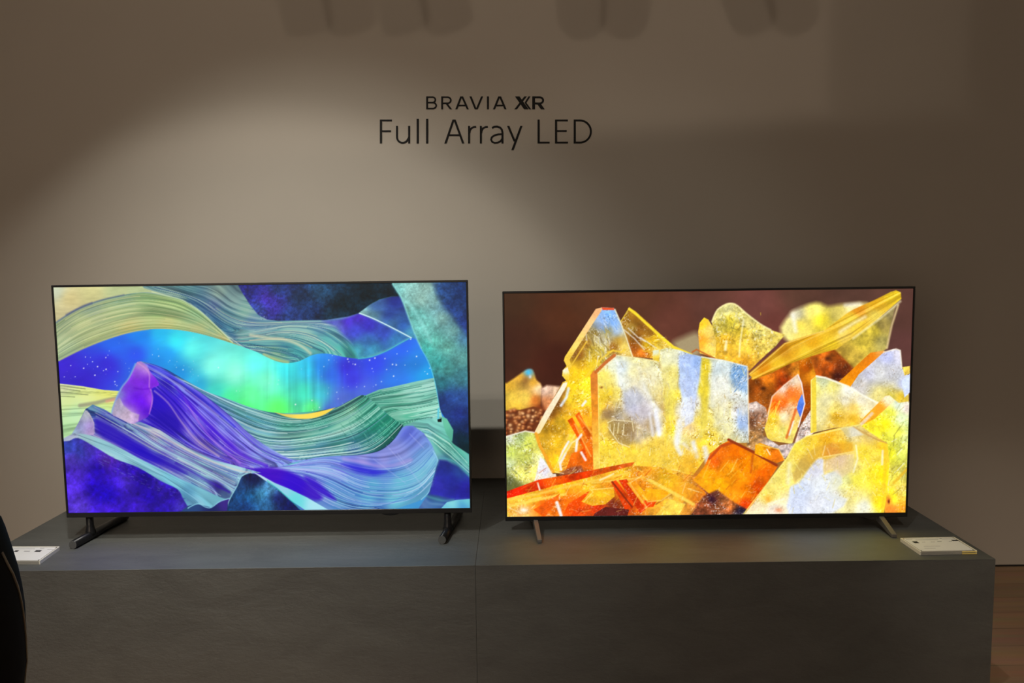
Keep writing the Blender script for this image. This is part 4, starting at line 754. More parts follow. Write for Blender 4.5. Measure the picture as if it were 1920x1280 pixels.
    needles(200, 1125, 1400, 680, 860, 85, 25, 5, 16, [(255, 252, 235), (250, 235, 130), (180, 140, 60), (255, 255, 255), (200, 190, 180)], .45, 1.3, 13)
    c.line([(1151, 665), (1186, 669), (1236, 677)], (248, 225, 150), 2, .8, 1.6); c.line([(1316, 669), (1358, 676), (1401, 687)], (235, 235, 225), 2, .8, 1.6)
    c.line([(1402, 690), (1403, 750), (1404, 815)], (245, 225, 190), 2.5, .8, 2)
    c.region([(1224, 657), (1236, 655), (1236, 678), (1224, 674)], [(1228, 660, (225, 235, 220)), (1230, 672, (240, 205, 50))], 1.5, .9)
    c.region([(1107, 703), (1113, 694), (1121, 700), (1123, 880), (1113, 884), (1110, 800)], [(1114, 710, (214, 120, 44)), (1116, 760, (230, 140, 36)), (1117, 820, (245, 180, 60)), (1118, 870, (245, 210, 90))], 1.5, .95, tex=mottled(10, .15, 45))
    c.line([(1121, 700), (1123, 800), (1124, 880)], (250, 225, 120), 1.5, .8, 1.5); c.line([(1117, 697), (1135, 680), (1152, 666)], (200, 104, 44), 6, .95, 2); c.line([(1121, 700), (1138, 684), (1156, 668)], (245, 220, 180), 1.5, .7, 1.5)
    c.blob(1128, 726, 3, 2.5, (140, 75, 30), .8)
    # ---- floor of splinters
    facet([(940, 935), (1010, 912), (1100, 895), (1180, 872), (1240, 876), (1330, 900), (1400, 960), (1400, 985), (940, 985)],
          [(960, 945, (240, 180, 70)), (1000, 930, (242, 190, 60)), (1050, 915, (240, 180, 50)), (1100, 905, (240, 190, 60)), (1160, 890, (240, 190, 60)), (1020, 945, (230, 110, 30)), (980, 960, (235, 180, 110)), (1060, 940, (225, 110, 30)), (1080, 955, (215, 70, 20)), (1120, 925, (228, 170, 50)), (1120, 950, (205, 60, 24)), (1150, 945, (110, 45, 30)), (1160, 925, (205, 110, 30)), (1200, 920, (225, 140, 40)), (1180, 940, (190, 70, 20)), (1230, 940, (220, 160, 60)), (1250, 905, (232, 185, 70)), (1290, 930, (225, 160, 60)), (1260, 950, (235, 190, 80)), (1310, 940, (170, 80, 40)), (1340, 940, (120, 55, 36)), (1370, 950, (130, 60, 40)), (1300, 955, (205, 140, 60))], 46, .35, 2, .4)
    facet([(940, 928), (950, 921), (1010, 899), (1100, 883), (1175, 868), (1190, 866), (1185, 873), (1110, 893), (1050, 908), (985, 925), (945, 936)], [(965, 925, (205, 40, 14)), (1000, 912, (185, 50, 16)), (1040, 900, (215, 90, 20)), (1080, 896, (190, 55, 14)), (1140, 882, (190, 80, 24)), (1180, 870, (205, 100, 40))], 47, .35, 1.5, .3)
    c.line([(1008, 905), (1012, 918)], (250, 235, 215), 3, .9, 2)
    for p, col, wd in (([(950, 950), (1000, 938), (1060, 926)], (252, 215, 90), 5), ([(945, 937), (1000, 928), (1080, 908), (1180, 886)], (250, 200, 80), 4), ([(1125, 900), (1150, 888)], (252, 240, 200), 3), ([(1110, 905), (1180, 898), (1215, 893)], (245, 205, 90), 3)): c.line(p, col, wd, .8, 3)
    for pts, fill, sd in (([(1000, 955), (1050, 925), (1040, 945), (1020, 970)], (222, 96, 26), 51), ([(1065, 945), (1105, 920), (1095, 940), (1070, 965), (1055, 968)], (218, 80, 20), 52), ([(1090, 940), (1110, 918), (1150, 915), (1153, 930), (1135, 945), (1110, 948)], (228, 170, 50), 53), ([(1145, 903), (1155, 900), (1190, 945), (1180, 962), (1172, 955)], (196, 66, 20), 54), ([(1160, 900), (1175, 898), (1210, 955), (1200, 962)], (186, 56, 18), 55),
                          ([(1175, 905), (1190, 900), (1215, 930), (1205, 945)], (232, 150, 40), 56), ([(1205, 900), (1225, 880), (1245, 878), (1320, 920), (1330, 935), (1300, 945), (1260, 925)], [(1220, 892, (210, 150, 50)), (1250, 895, (225, 175, 50)), (1290, 920, (215, 150, 50)), (1310, 935, (205, 120, 40))], 57), ([(1210, 915), (1260, 920), (1235, 945), (1205, 935)], (228, 160, 40), 58), ([(1208, 938), (1232, 938), (1225, 950), (1200, 952)], (216, 70, 20), 59), ([(1115, 962), (1135, 950), (1180, 955), (1175, 972), (1110, 972)], (92, 34, 30), 60), ([(1230, 965), (1255, 935), (1285, 945), (1270, 970)], (238, 200, 90), 61)):
        facet(pts, fill, sd, .3, 1.3, .3)
    c.line([(1218, 900), (1250, 917), (1300, 945)], (250, 215, 90), 6, .85, 3); c.line([(1148, 903), (1185, 950)], (120, 40, 20), 3, .8, 2); c.line([(1180, 905), (1212, 950)], (250, 185, 80), 3, .8, 2); c.line([(1230, 945), (1258, 926)], (170, 90, 30), 3, .8, 2)
    c.line([(1044, 942), (1052, 966)], (240, 242, 250), 6, .9, 3); c.blob(982, 956, 8, 5, (250, 245, 235), .85); c.line([(1205, 928), (1215, 940), (1240, 938), (1258, 925)], (248, 205, 90), 3, .8, 2)
    c.line([(1095, 940), (1112, 922), (1108, 918), (1150, 914)], (250, 215, 110), 2, .8, 1.5)
    needles(90, 950, 1330, 880, 960, -25, 50, 6, 26, [(250, 220, 110), (190, 70, 20), (255, 240, 190), (235, 150, 40)], .5, 1.5, 14)
    # amber crystal centre right
    facet([(1300, 900), (1320, 875), (1332, 850), (1352, 833), (1366, 826), (1405, 845), (1458, 874), (1445, 895), (1410, 950), (1398, 968), (1370, 955), (1330, 925)],
          [(1355, 845, (210, 110, 30)), (1340, 865, (218, 100, 30)), (1330, 890, (228, 150, 30)), (1380, 850, (215, 110, 20)), (1400, 870, (225, 130, 20)), (1365, 880, (232, 150, 30)), (1350, 910, (238, 165, 30)), (1390, 895, (230, 145, 30)), (1420, 870, (222, 140, 30)), (1430, 885, (205, 95, 20)), (1400, 920, (215, 120, 20)), (1380, 930, (232, 150, 40)), (1420, 915, (190, 70, 16)), (1395, 945, (215, 70, 20)), (1320, 905, (232, 160, 40))], 62, .3, 1.3, .2)
    c.line([(1330, 860), (1352, 836), (1372, 830)], (190, 70, 24), 5, .85, 2.5); c.line([(1366, 824), (1410, 846), (1456, 872)], (150, 52, 20), 5, .95, 2); c.line([(1412, 850), (1408, 885)], (190, 80, 20), 4, .6, 3); c.line([(1332, 862), (1318, 895)], (240, 190, 70), 2, .7, 2)
    facet([(1416, 834), (1425, 830), (1460, 842), (1471, 862), (1456, 868), (1415, 850)], [(1430, 842, (225, 150, 30)), (1455, 852, (205, 110, 30))], 63, .4, 1.3, .4)
    c.line([(1417, 832), (1460, 842), (1471, 862)], (245, 200, 90), 2, .8, 1.5); c.line([(1438, 842), (1444, 852)], (250, 245, 235), 2, .8, 1.5)
    needles(24, 1340, 1430, 880, 950, -50, 20, 8, 30, [(245, 190, 60), (180, 70, 20), (250, 215, 120)], .5, 1.6, 15)
    c.region([(1295, 965), (1318, 930), (1345, 918), (1375, 940), (1400, 955), (1395, 975), (1295, 975)], [(1320, 945, (150, 75, 40)), (1335, 935, (70, 30, 40)), (1350, 950, (170, 100, 60)), (1370, 950, (205, 110, 50)), (1385, 960, (36, 28, 50)), (1310, 960, (130, 60, 40))], 4, .9, tex=chain(mottled(6, .6, 64), sparkle(65, .8)))
    c.blob(1390, 957, 10, 7, (30, 26, 50), .95); c.blob(1334, 936, 6, 6, (50, 24, 44), .85)
    # big pale yellow crystal lower right
    facet([(1394, 966), (1415, 940), (1440, 905), (1460, 878), (1476, 858), (1490, 832), (1512, 818), (1545, 808), (1580, 800), (1612, 796), (1628, 808), (1650, 822), (1664, 832), (1668, 870), (1662, 930), (1655, 975), (1390, 985)],
          [(1500, 835, (230, 210, 90)), (1520, 830, (222, 190, 70)), (1550, 820, (222, 170, 50)), (1480, 870, (232, 212, 110)), (1470, 900, (232, 215, 120)), (1440, 930, (232, 212, 110)), (1420, 955, (240, 225, 190)), (1450, 955, (235, 225, 210)), (1510, 865, (205, 175, 80)), (1540, 845, (215, 170, 60)), (1580, 835, (220, 180, 60)), (1600, 815, (215, 200, 150)), (1630, 818, (205, 180, 110)), (1580, 860, (222, 195, 150)), (1600, 870, (225, 210, 130)), (1620, 850, (230, 205, 70)), (1640, 850, (232, 210, 90)), (1655, 840, (240, 195, 60)), (1640, 890, (225, 205, 60)), (1610, 900, (225, 215, 90)), (1655, 890, (245, 215, 40)), (1650, 940, (242, 212, 50)), (1600, 930, (228, 215, 140)), (1620, 950, (228, 228, 210)), (1580, 900, (215, 215, 150)), (1560, 930, (225, 225, 225)), (1500, 940, (225, 230, 240))], 66, .17, 1.3, .3)
    c.region([(1486, 890), (1500, 862), (1530, 838), (1560, 830), (1598, 830), (1600, 846), (1535, 858), (1505, 890), (1490, 905)], [(1500, 880, (200, 165, 80)), (1530, 845, (222, 175, 60)), (1590, 836, (225, 165, 40)), (1560, 850, (220, 140, 50))], 5, .75)
    c.region(smooth_pts([(1480, 930), (1482, 912), (1498, 905), (1512, 885), (1525, 868), (1535, 859), (1545, 862), (1545, 890), (1570, 880), (1580, 905), (1562, 925), (1590, 935), (1560, 962), (1480, 965)], 2, True), [(1500, 915, (205, 218, 248)), (1530, 880, (212, 215, 240)), (1540, 905, (225, 232, 245)), (1495, 940, (215, 224, 248)), (1530, 945, (225, 228, 240)), (1570, 910, (228, 228, 205)), (1550, 955, (220, 226, 240))], 5, .9, tex=chain(mottled(14, .1, 67), sparkle(68, .25)))
    c.region([(1546, 862), (1590, 852), (1602, 850), (1600, 880), (1580, 895), (1560, 880), (1545, 885)], [(1570, 865, (222, 195, 170)), (1595, 870, (225, 200, 150))], 5, .6)
    c.line([(1535, 858), (1570, 852), (1602, 846)], (250, 220, 130), 2, .85, 2); c.line([(1394, 964), (1440, 905), (1476, 858), (1490, 832), (1512, 818), (1612, 796)], (250, 235, 130), 2.5, .85, 2)
    c.line([(1600, 800), (1640, 822), (1662, 830)], (200, 150, 80), 3, .7, 2); c.line([(1605, 835), (1608, 860), (1600, 885)], (250, 248, 225), 3, .7, 3); c.line([(1658, 835), (1660, 880), (1655, 960)], (246, 196, 40), 7, .6, 5); c.line([(1655, 845), (1654, 870)], (250, 248, 230), 4, .7, 3)
    c.region([(1575, 802), (1600, 800), (1620, 815), (1590, 820)], [(1600, 808, (225, 225, 220)), (1585, 812, (205, 190, 130))], 3, .7, tex=sparkle(69, .7))
    c.blob(1440, 935, 7, 8, (235, 160, 50), .8); c.line([(1440, 945), (1470, 935)], (250, 240, 215), 4, .7, 3); c.blob(1460, 956, 8, 5, (232, 120, 70), .6)
    c.line([(1480, 870), (1478, 905)], (240, 240, 225), 8, .5, 7)
    needles(60, 1480, 1650, 830, 955, 70, 50, 6, 22, [(255, 252, 230), (250, 235, 140), (215, 190, 80)], .4, 1.6, 16)
    # bright minerals bloom a little in the picture's highlights
    lum = c.C.max(-1, keepdims=True); crys = np.clip((lum-.55)*3, 0, 1)
    n = (fbm(X/2.6, Y/2.6, 90, 2, .6)-.5)[..., None]
    return np.clip(c.C*(1+.05*crys)*(1+.13*n*crys), 0, 1)


# ------------------------------------------------------------------ televisions
TW, THH = 1.446, 0.827
def screen_mesh(name, parent, painter, x0, x1, z0, z1, ylocal, NX, NZ):
    xs = np.linspace(x0, x1, NX); zs = np.linspace(z0, z1, NZ)
    X, Z = np.meshgrid(xs, zs)
    P = np.stack([X.ravel(), np.full(X.size, ylocal), Z.ravel()], 1)
    me = bpy.data.meshes.new(name)
    idx = np.arange(NX*NZ).reshape(NZ, NX)
    quads = np.stack([idx[:-1, :-1], idx[:-1, 1:], idx[1:, 1:], idx[1:, :-1]], -1).reshape(-1, 4)
    me.vertices.add(len(P)); me.vertices.foreach_set('co', P.ravel().astype(np.float32))
    me.loops.add(quads.size); me.loops.foreach_set('vertex_index', quads.ravel().astype(np.int32))
    me.polygons.add(len(quads))
    me.polygons.foreach_set('loop_start', np.arange(0, quads.size, 4, dtype=np.int32))
    me.update(calc_edges=True); me.validate()
    # the picture: where each point of the panel sits in the photograph's frame
    mw = np.array(Matrix.Translation(parent.location) @ Matrix.Rotation(parent.rotation_euler.z, 4, 'Z'))
    PW = P @ mw[:3, :3].T + mw[:3, 3]
    u, v = proj(PW)
    C = painter(u.reshape(NZ, NX).astype(np.float32), v.reshape(NZ, NX).astype(np.float32))
    C = np.clip(C, 0, 1)
    lin = np.where(C <= .04045, C/12.92, ((C+.055)/1.055)**2.4)
    ca = me.color_attributes.new('picture', 'FLOAT_COLOR', 'POINT')
    rgba = np.ones((NX*NZ, 4), np.float32); rgba[:, :3] = lin.reshape(-1, 3)
    ca.data.foreach_set('color', rgba.ravel())
    m, t, b = mat_new(name+'_glow')
    a = t.nodes.new('ShaderNodeAttribute'); a.attribute_name = 'picture'
    b.inputs['Base Color'].default_value = (0.004, 0.004, 0.004, 1)
    b.inputs['Roughness'].default_value = 0.35
    b.inputs['Specular IOR Level'].default_value = 0.25
    t.links.new(a.outputs['Color'], b.inputs['Emission Color'])
    b.inputs['Emission Strength'].default_value = 1.0
    me.materials.append(m)
    o = bpy.data.objects.new('screen', me); COL.objects.link(o); o.parent = parent
    return o

def television(x, y, rz, zb, painter, label, sb, lit_label):
    tv = empty('television', (x, y, PT), rz)
    tag(tv, label, 'television')
    h = TW/2
    # thin panel, thicker lower back housing
    bm = bmesh.new()
    bm_box(bm, -h, h, 0.004, 0.026, zb, zb+THH, 0.003, 2)
    mesh_obj('panel', bm, M_BLACK, tv)
    bm = bmesh.new()
    bm_box(bm, -h*.86, h*.86, 0.024, 0.066, zb+0.03, zb+THH*.72, 0.012, 3)
    mesh_obj('back_housing', bm, M_BLACK, tv)
    bt, bs, bb = 0.0075, 0.0065, sb
    for nm, a in (('bezel', (-h, h, zb+THH-bt, zb+THH)), ('bezel', (-h, -h+bs, zb+bb, zb+THH-bt)),
                  ('bezel', (h-bs, h, zb+bb, zb+THH-bt)), ('lower_bezel', (-h, h, zb, zb+bb))):
        box(nm, M_BEZEL, tv, a[0], a[1], -0.003, 0.006, a[2], a[3], 0.001, 1)
    s = screen_mesh(lit_label[0], tv, painter, -h+bs, h-bs, zb+bb, zb+THH-bt, 0.001, 764, 424)
    s['label'] = lit_label[1]
    return tv

ZB1, ZB2 = 0.0858, 0.0437
tv1 = television(-0.8770, 2.7850, 0.0011, ZB1, paint_canyon,
                 'flat black television on the left showing a blue and green canyon with aurora', 0.0165,
                 ('canyon_picture', 'lit screen with blue, purple and teal wavy rocks under aurora'))
tv2 = television(0.6881, 2.8099, -0.0045, ZB2, paint_crystals,
                 'flat black television on the right showing yellow and orange crystals', 0.0155,
                 ('crystal_picture', 'lit screen with yellow and orange crystals on dark brown'))

def local(tv, p):
    m = Matrix.Translation(tv.location) @ Matrix.Rotation(tv.rotation_euler.z, 4, 'Z')
    return m.inverted() @ Vector(p)

def round_foot(tv, tip_px, back_px, stem_x, zb):
    """black oval bar lying on the podium with a neck up to the panel"""
    a = local(tv, on_z(*tip_px, PT)); b = local(tv, on_z(*back_px, PT))
    r = 0.0150
    a.z = b.z = r
    bm = bmesh.new(); bm_tube(bm, [a, a.lerp(b, .5), b], r, 18, (0.95, 1.0))
    f = mesh_obj('foot', bm, M_FOOT, tv, True)
    d = (a-b).normalized()
    bm = bmesh.new(); bm_tube(bm, [a - d*0.001, a + d*0.0012], r*0.98, 18, (0.95, 1.0))
    mesh_obj('end_cap', bm, M_FOOTEND, f)
    c = a.lerp(b, (0.016-a.y)/(b.y-a.y))
    bm = bmesh.new()
    top = Vector((c.x, 0.016, zb+0.012))
    bm_tube(bm, [c + Vector((0, 0, 0.004)), c + Vector((0, 0, .02)), Vector((c.x, 0.016, zb*.6)), top],
            [0.019, 0.0155, 0.0125, 0.0130], 14, (1.0, 1.0))
    mesh_obj('neck', bm, M_FOOT, tv, True)
    return c

round_foot(tv1, (137, 1029.0), (236, 974), None, ZB1)
round_foot(tv1, (829, 1019.5), (862, 966), None, ZB1)
# oval sensor tab under the lower bezel
bm = bmesh.new()
c = local(tv1, on_y(731, 964, 2.78))
r = bmesh.ops.create_uvsphere(bm, u_segments=24, v_segments=12, radius=1.0)
for v in r['verts']: v.co = Vector((c.x + v.co.x*0.034, 0.006 + v.co.y*0.008, ZB1 + 0.001 + v.co.z*0.010))
mesh_obj('sensor_tab', bm, M_BLACK, tv1, True)

def bar_foot(tv, tip_px, back_px, zb, wid):
    """flat bar foot: slopes from the podium at its tip up to the panel's lower edge, and a rear prong"""
    a = local(tv, on_z(*tip_px, PT)); b = local(tv, on_z(*back_px, PT))
    ytop = 0.016
    k = (ytop-a.y)/(b.y-a.y)
    t = a.lerp(b, k)
    side = Vector((-(b-a).y, (b-a).x, 0)).normalized()*(wid/2)
    bm = bmesh.new()
    def prism(p, q, ht0, ht1):
        vs = []
        for P, z0, z1 in ((p, 0.0, ht0), (q, ht1[0], ht1[1])):
            for s in (-1, 1):
                for z in (z0, z1):
                    vs.append(bm.verts.new((P.x+side.x*s, P.y+side.y*s, z)))
        for f in ((0, 1, 3, 2), (4, 6, 7, 5), (0, 4, 5, 1), (2, 3, 7, 6), (1, 5, 7, 3), (0, 2, 6, 4)):
            bm.faces.new([vs[i] for i in f])
    prism(a, t, 0.012, (zb-0.02, zb+0.010))
    back = a.lerp(b, 2*k+0.05)
    prism(back, t, 0.012, (zb-0.02, zb+0.010))
    bmesh.ops.bevel(bm, geom=list(bm.edges), offset=0.0012, segments=1, affect='EDGES')
    return mesh_obj('foot', bm, M_FOOT2, tv)
bar_foot(tv2, (1012, 1018), (1000, 985), ZB2, 0.016)
bar_foot(tv2, (1677, 1008), (1635, 980), ZB2, 0.018)

# ------------------------------------------------------------------ lettering on the wall
def stroke_bm(bm, pts, wd, yb, th):
    """mitred ribbon with butt ends; pts in lettering-sheet units, wd stroke width in the same units"""
    pts = [p for i, p in enumerate(pts) if i == 0 or math.dist(p, pts[i-1]) > .5]
    n = len(pts); L = []; Rr = []
    for i in range(n):
        p = np.array(pts[i], float)
        if i == 0: d = np.array(pts[1], float)-p
        elif i == n-1: d = p-np.array(pts[i-1], float)
        else:
            d1 = p-np.array(pts[i-1], float); d2 = np.array(pts[i+1], float)-p
            d = d1/np.hypot(*d1) + d2/np.hypot(*d2)
        d = d/np.hypot(*d); nn = np.array([-d[1], d[0]]); s = 1.0
        if 0 < i < n-1:
            d1n = d1/np.hypot(*d1); s = 1/max(.55, abs(d @ d1n))
        L.append(p+nn*wd/2*s); Rr.append(p-nn*wd/2*s)
    extrude_strip(bm, L, Rr, yb, th)

def sheet(p):
    return on_y(680+p[0]*460/1920, 160+p[1]*460/1920, WY)

def extrude_strip(bm, L, Rr, yb, th):
    f, k = [], []
    for a, b in zip(L, Rr):
        A, B = sheet(a), sheet(b)
        f.append((bm.verts.new((A.x, yb-th, A.z)), bm.verts.new((B.x, yb-th, B.z))))
        k.append((bm.verts.new((A.x, yb, A.z)), bm.verts.new((B.x, yb, B.z))))
    for i in range(len(f)-1):
        bm.faces.new((f[i][0], f[i+1][0], f[i+1][1], f[i][1]))
        bm.faces.new((k[i][1], k[i+1][1], k[i+1][0], k[i][0]))
        bm.faces.new((f[i][0], k[i][0], k[i+1][0], f[i+1][0]))
        bm.faces.new((f[i][1], f[i+1][1], k[i+1][1], k[i][1]))
    for j in (0, -1):
        bm.faces.new((f[j][0], f[j][1], k[j][1], k[j][0]))

def slant_bm(bm, x0, y0, x1, y1, hw, yb, th):
    extrude_strip(bm, [(x0-hw/2, y0), (x1-hw/2, y1)], [(x0+hw/2, y0), (x1+hw/2, y1)], yb, th)

def arc(cx, cy, rx, ry, a0, a1, n=14):
    return [(cx+rx*math.cos(math.radians(a0+(a1-a0)*i/n)), cy+ry*math.sin(math.radians(a0+(a1-a0)*i/n))) for i in range(n+1)]

W1, W2 = 14.5, 16.5
GL = [  # (line, glyph name, [(kind, ...)])
 (1, 'letter_b', [('s', [(504.5, 87), (504.5, 188)], W1),
      ('s', [(500, 93)] + arc(548, 114, 21, 21, -90, 90) + [(500, 135)], 12.5),
      ('s', [(500, 135.5)] + arc(550, 159, 25.5, 23, -90, 90) + [(500, 182)], 12.5)]),
 (1, 'letter_r', [('s', [(622, 87), (622, 188)], W1), ('s', [(616, 93)] + arc(664, 117, 26, 24, -90, 90) + [(616, 141)], 12.5),
      ('d', 656, 142, 691, 188, 18)]),
 (1, 'letter_a', [('d', 772, 87, 733, 188, 16), ('d', 778, 87, 823, 188, 16), ('s', [(746, 158), (808, 158)], 12)]),
 (1, 'letter_v', [('d', 844, 87, 885, 188, 16.5), ('d', 935, 87, 893, 188, 16)]),
 (1, 'letter_i', [('s', [(980.5, 87), (980.5, 188)], 15.5)]),
 (1, 'letter_a', [('d', 1069, 87, 1028, 188, 16), ('d', 1075, 87, 1118, 188, 16), ('s', [(1042, 158), (1104, 158)], 12)]),
 (1, 'letter_x', [('d', 1210, 87, 1281, 188, 35), ('d', 1275, 87, 1197, 188, 20)]),
 (1, 'chevron_mark', [('d', 1305, 87, 1274, 137, 15), ('d', 1274, 137, 1311, 188, 15)]),
 (1, 'letter_r', [('s', [(1338, 87), (1338, 188)], 22), ('s', [(1330, 94)] + arc(1384, 118, 28, 24, -90, 90) + [(1335, 142)], 15),
      ('d', 1378, 142, 1410, 188, 29)]),
 (2, 'letter_f', [('s', [(143.5, 268), (143.5, 455)], 17), ('s', [(137, 275), (229, 275)], 14), ('s', [(137, 359), (222, 359)], 14)]),
 (2, 'letter_u', [('s', [(269, 318), (269, 405)] + arc(313, 405, 44, 45, 180, 40) + [(362, 410), (364, 395)], 15), ('s', [(364, 318), (364, 455)], 16)]),
 (2, 'letter_l', [('s', [(431.5, 262), (431.5, 455)], 17)]),
 (2, 'letter_l', [('s', [(505, 262), (505, 455)], 17)]),
 (2, 'letter_a', [('d', 712, 268, 648, 455, 17), ('d', 719, 268, 787, 455, 17), ('s', [(668, 390), (768, 390)], 14)]),
 (2, 'letter_r', [('s', [(833, 318), (833, 455)], 16), ('s', [(836, 375), (840, 352), (852, 335), (868, 327), (888, 325)], 14)]),
 (2, 'letter_r', [('s', [(925, 318), (925, 455)], 16), ('s', [(928, 375), (932, 352), (944, 335), (960, 327), (980, 325)], 14)]),
 (2, 'letter_a', [('s', [(1012, 334), (1030, 325), (1052, 323), (1076, 331), (1090, 348), (1094, 372), (1094, 455)], 15.5),
      ('s', [(1094, 382), (1060, 384), (1030, 392), (1010, 407), (1005, 425), (1014, 443), (1034, 451), (1058, 448), (1078, 438), (1094, 415)], 14)]),
 (2, 'letter_y', [('d', 1139, 318, 1190, 440, 18), ('d', 1242, 318, 1172, 507, 18)]),
 (2, 'letter_l', [('s', [(1377, 268), (1377, 455)], 17), ('s', [(1369, 448), (1463, 448)], 14)]),
 (2, 'letter_e', [('s', [(1513.5, 268), (1513.5, 455)], 17), ('s', [(1506, 275), (1606, 275)], 14), ('s', [(1506, 358), (1597, 358)], 14), ('s', [(1506, 448), (1607, 448)], 14)]),
 (2, 'letter_d', [('s', [(1659.5, 268), (1659.5, 455)], 17), ('s', [(1652, 275)] + arc(1700, 361.5, 86, 86.5, -90, 90, 22) + [(1652, 448)], 15)]),
]
base1 = sheet((960, 188)); base2 = sheet((960, 455))
line1 = tag(empty('wall_lettering', (base1.x, WY, base1.z)),
            'smaller upper line of black capital letters fixed to the beige wall', 'lettering', 'black lettering on the wall')
line2 = tag(empty('wall_lettering', (base2.x, WY, base2.z)),
            'larger lower line of thin black letters fixed to the beige wall', 'lettering', 'black lettering on the wall')
for ln, nm, parts in GL:
    par = line1 if ln == 1 else line2
    bm = bmesh.new()
    for pi, p in enumerate(parts):
        th = 0.003 + 0.00006*pi
        if p[0] == 's': stroke_bm(bm, p[1], p[2], WY, th)
        else: slant_bm(bm, *p[1:], WY, th)
    for v in bm.verts: v.co -= Vector(par.location)
    mesh_obj(nm, bm, M_LETTER, par)

# ------------------------------------------------------------------ acrylic sign blocks
def clear_mat():
    m, t, b = mat_new('clear_acrylic')
    b.inputs['Base Color'].default_value = (0.80, 0.77, 0.70, 1)
    b.inputs['Roughness'].default_value = 0.06
    b.inputs['IOR'].default_value = 1.49
    b.inputs['Transmission Weight'].default_value = 0.6
    n = t.nodes.new('ShaderNodeTexNoise'); n.inputs['Scale'].default_value = 40
    r = t.nodes.new('ShaderNodeMapRange'); r.inputs['To Min'].default_value = 0.04; r.inputs['To Max'].default_value = 0.09
    t.links.new(n.outputs['Fac'], r.inputs['Value']); t.links.new(r.outputs['Result'], b.inputs['Roughness'])
    return m
M_ACRYL = clear_mat()
M_PAPER = simple_mat('white_card', (0.86, 0.85, 0.83), 0.7, noise=0.01, nscale=30)
M_EDGE = simple_mat('frosted_edge', (0.93, 0.90, 0.80), 0.35, spec=0.5, noise=0.02, nscale=80)
M_INK = simple_mat('grey_print', (0.32, 0.31, 0.31), 0.8, noise=0.1, nscale=300)
M_INKD = simple_mat('dark_print', (0.03, 0.028, 0.03), 0.8, noise=0.1, nscale=300)
M_GLINT = simple_mat('yellow_glint', (0.95, 0.75, 0.22), 0.3, spec=0.5, noise=0.03, nscale=200)
M_PIN = simple_mat('steel_pin', (0.6, 0.6, 0.62), 0.25, metal=1.0, noise=0.03)

def sign_block(corners_px, label, thick, marks, lines, strip):
    P = [on_z(px, py, PT+thick) for px, py in corners_px]        # TL, TR, BR, BL of the top face
    c = (P[0]+P[1]+P[2]+P[3])/4
    root = empty('sign_block', (c.x, c.y, PT))
    tag(root, label, 'sign', 'clear acrylic sign blocks on the podium')
    ex = ((P[1]-P[0])+(P[2]-P[3]))/2; ey = ((P[0]-P[3])+(P[1]-P[2]))/2
    def at(u, v, z):
        q = ex*(u-.5)+ey*(v-.5); return Vector((q.x, q.y, z))
    def slab(name, mat, u0, u1, v0, v1, z0, z1, par=root, bev=0.0):
        bm = bmesh.new()
        vs = [bm.verts.new(at(u, v, z)) for z in (z0, z1) for u, v in ((u0, v0), (u1, v0), (u1, v1), (u0, v1))]
        for f in ((3, 2, 1, 0), (4, 5, 6, 7), (0, 1, 5, 4), (1, 2, 6, 5), (2, 3, 7, 6), (3, 0, 4, 7)):
            bm.faces.new([vs[i] for i in f])
        if bev: bmesh.ops.bevel(bm, geom=list(bm.edges), offset=bev, segments=2, affect='EDGES')
        return mesh_obj(name, bm, mat, par)
    h = thick
    slab('lower_plate', M_ACRYL, 0, 1, 0, 1, 0.0, h*.44, bev=0.0006)
    slab('upper_plate', M_ACRYL, 0, 1, 0, 1, h*.46, h*.90, bev=0.0006)
    card = slab('printed_card', M_PAPER, .035, .965, .05, .95, h*.905, h*.96)
    e = 0.012
    slab('edge_strip', M_EDGE, 0.0, 1.0, .975, 1.003, h*.05, h*1.01)
    slab('edge_strip', M_EDGE, -.006, .016, 0.0, .975, h*.05, h*1.01)
    slab('edge_strip', M_EDGE, .984, 1.006, 0.0, .975, h*.05, h*1.01)
    for u0, u1, v0, v1, dark in marks:
        slab('print_mark', M_INKD if dark else M_INK, u0, u1, v0, v1, h*.955, h*.968, card)
    for u0, u1, v0, v1 in lines:
        slab('print_line', M_INK, u0, u1, v0, v1, h*.955, h*.968, card)
    for u, v in ((.04, .06), (.96, .06), (.04, .94), (.96, .94)):
        bm = bmesh.new(); q = at(u, v, 0)
        bm_tube(bm, [(q.x, q.y, h*.3), (q.x, q.y, h*1.03)], 0.0022, 10)
        mesh_obj('pin', bm, M_PIN, root)
    if strip:  # yellow glints on the front edge painted as thin strips
        slab('glint_strip', M_GLINT, .74, 1.0, -.02, .002, h*.12, h*.36)
        slab('glint_strip', M_GLINT, .74, 1.0, -.02, .002, h*.62, h*.86)
    return root
TKS = 0.0125
sign_block([(12, 1024), (112, 1024.3), (74, 1051), (-30, 1051)],
           'clear acrylic block holding a white card, at podium left end beside the black backpack', TKS,
           [(.28, .35, .62, .73, True), (.66, .77, .62, .74, True), (.46, .57, .64, .69, False)],
           [(.2, .6, .82, .84), (.68, .76, .86, .89), (.84, .95, .80, .82)], False)
sign_block([(1688, 1008), (1789, 1006.5), (1831, 1031.5), (1726, 1034)],
           'clear acrylic block holding a white card, at podium right end with golden glints painted on its edge', TKS,
           [(.12, .21, .60, .74, True), (.86, .98, .70, .80, True)],
           [(.06, .18, .88, .90), (.22, .64, .83, .85), (.70, .74, .90, .94), (.28, .34, .66, .68), (.44, .52, .66, .68),
            (.57, .65, .68, .71), (.78, .84, .68, .70), (.20, .50, .36, .38), (.16, .36, .22, .24), (.72, .96, .86, .88)], True)

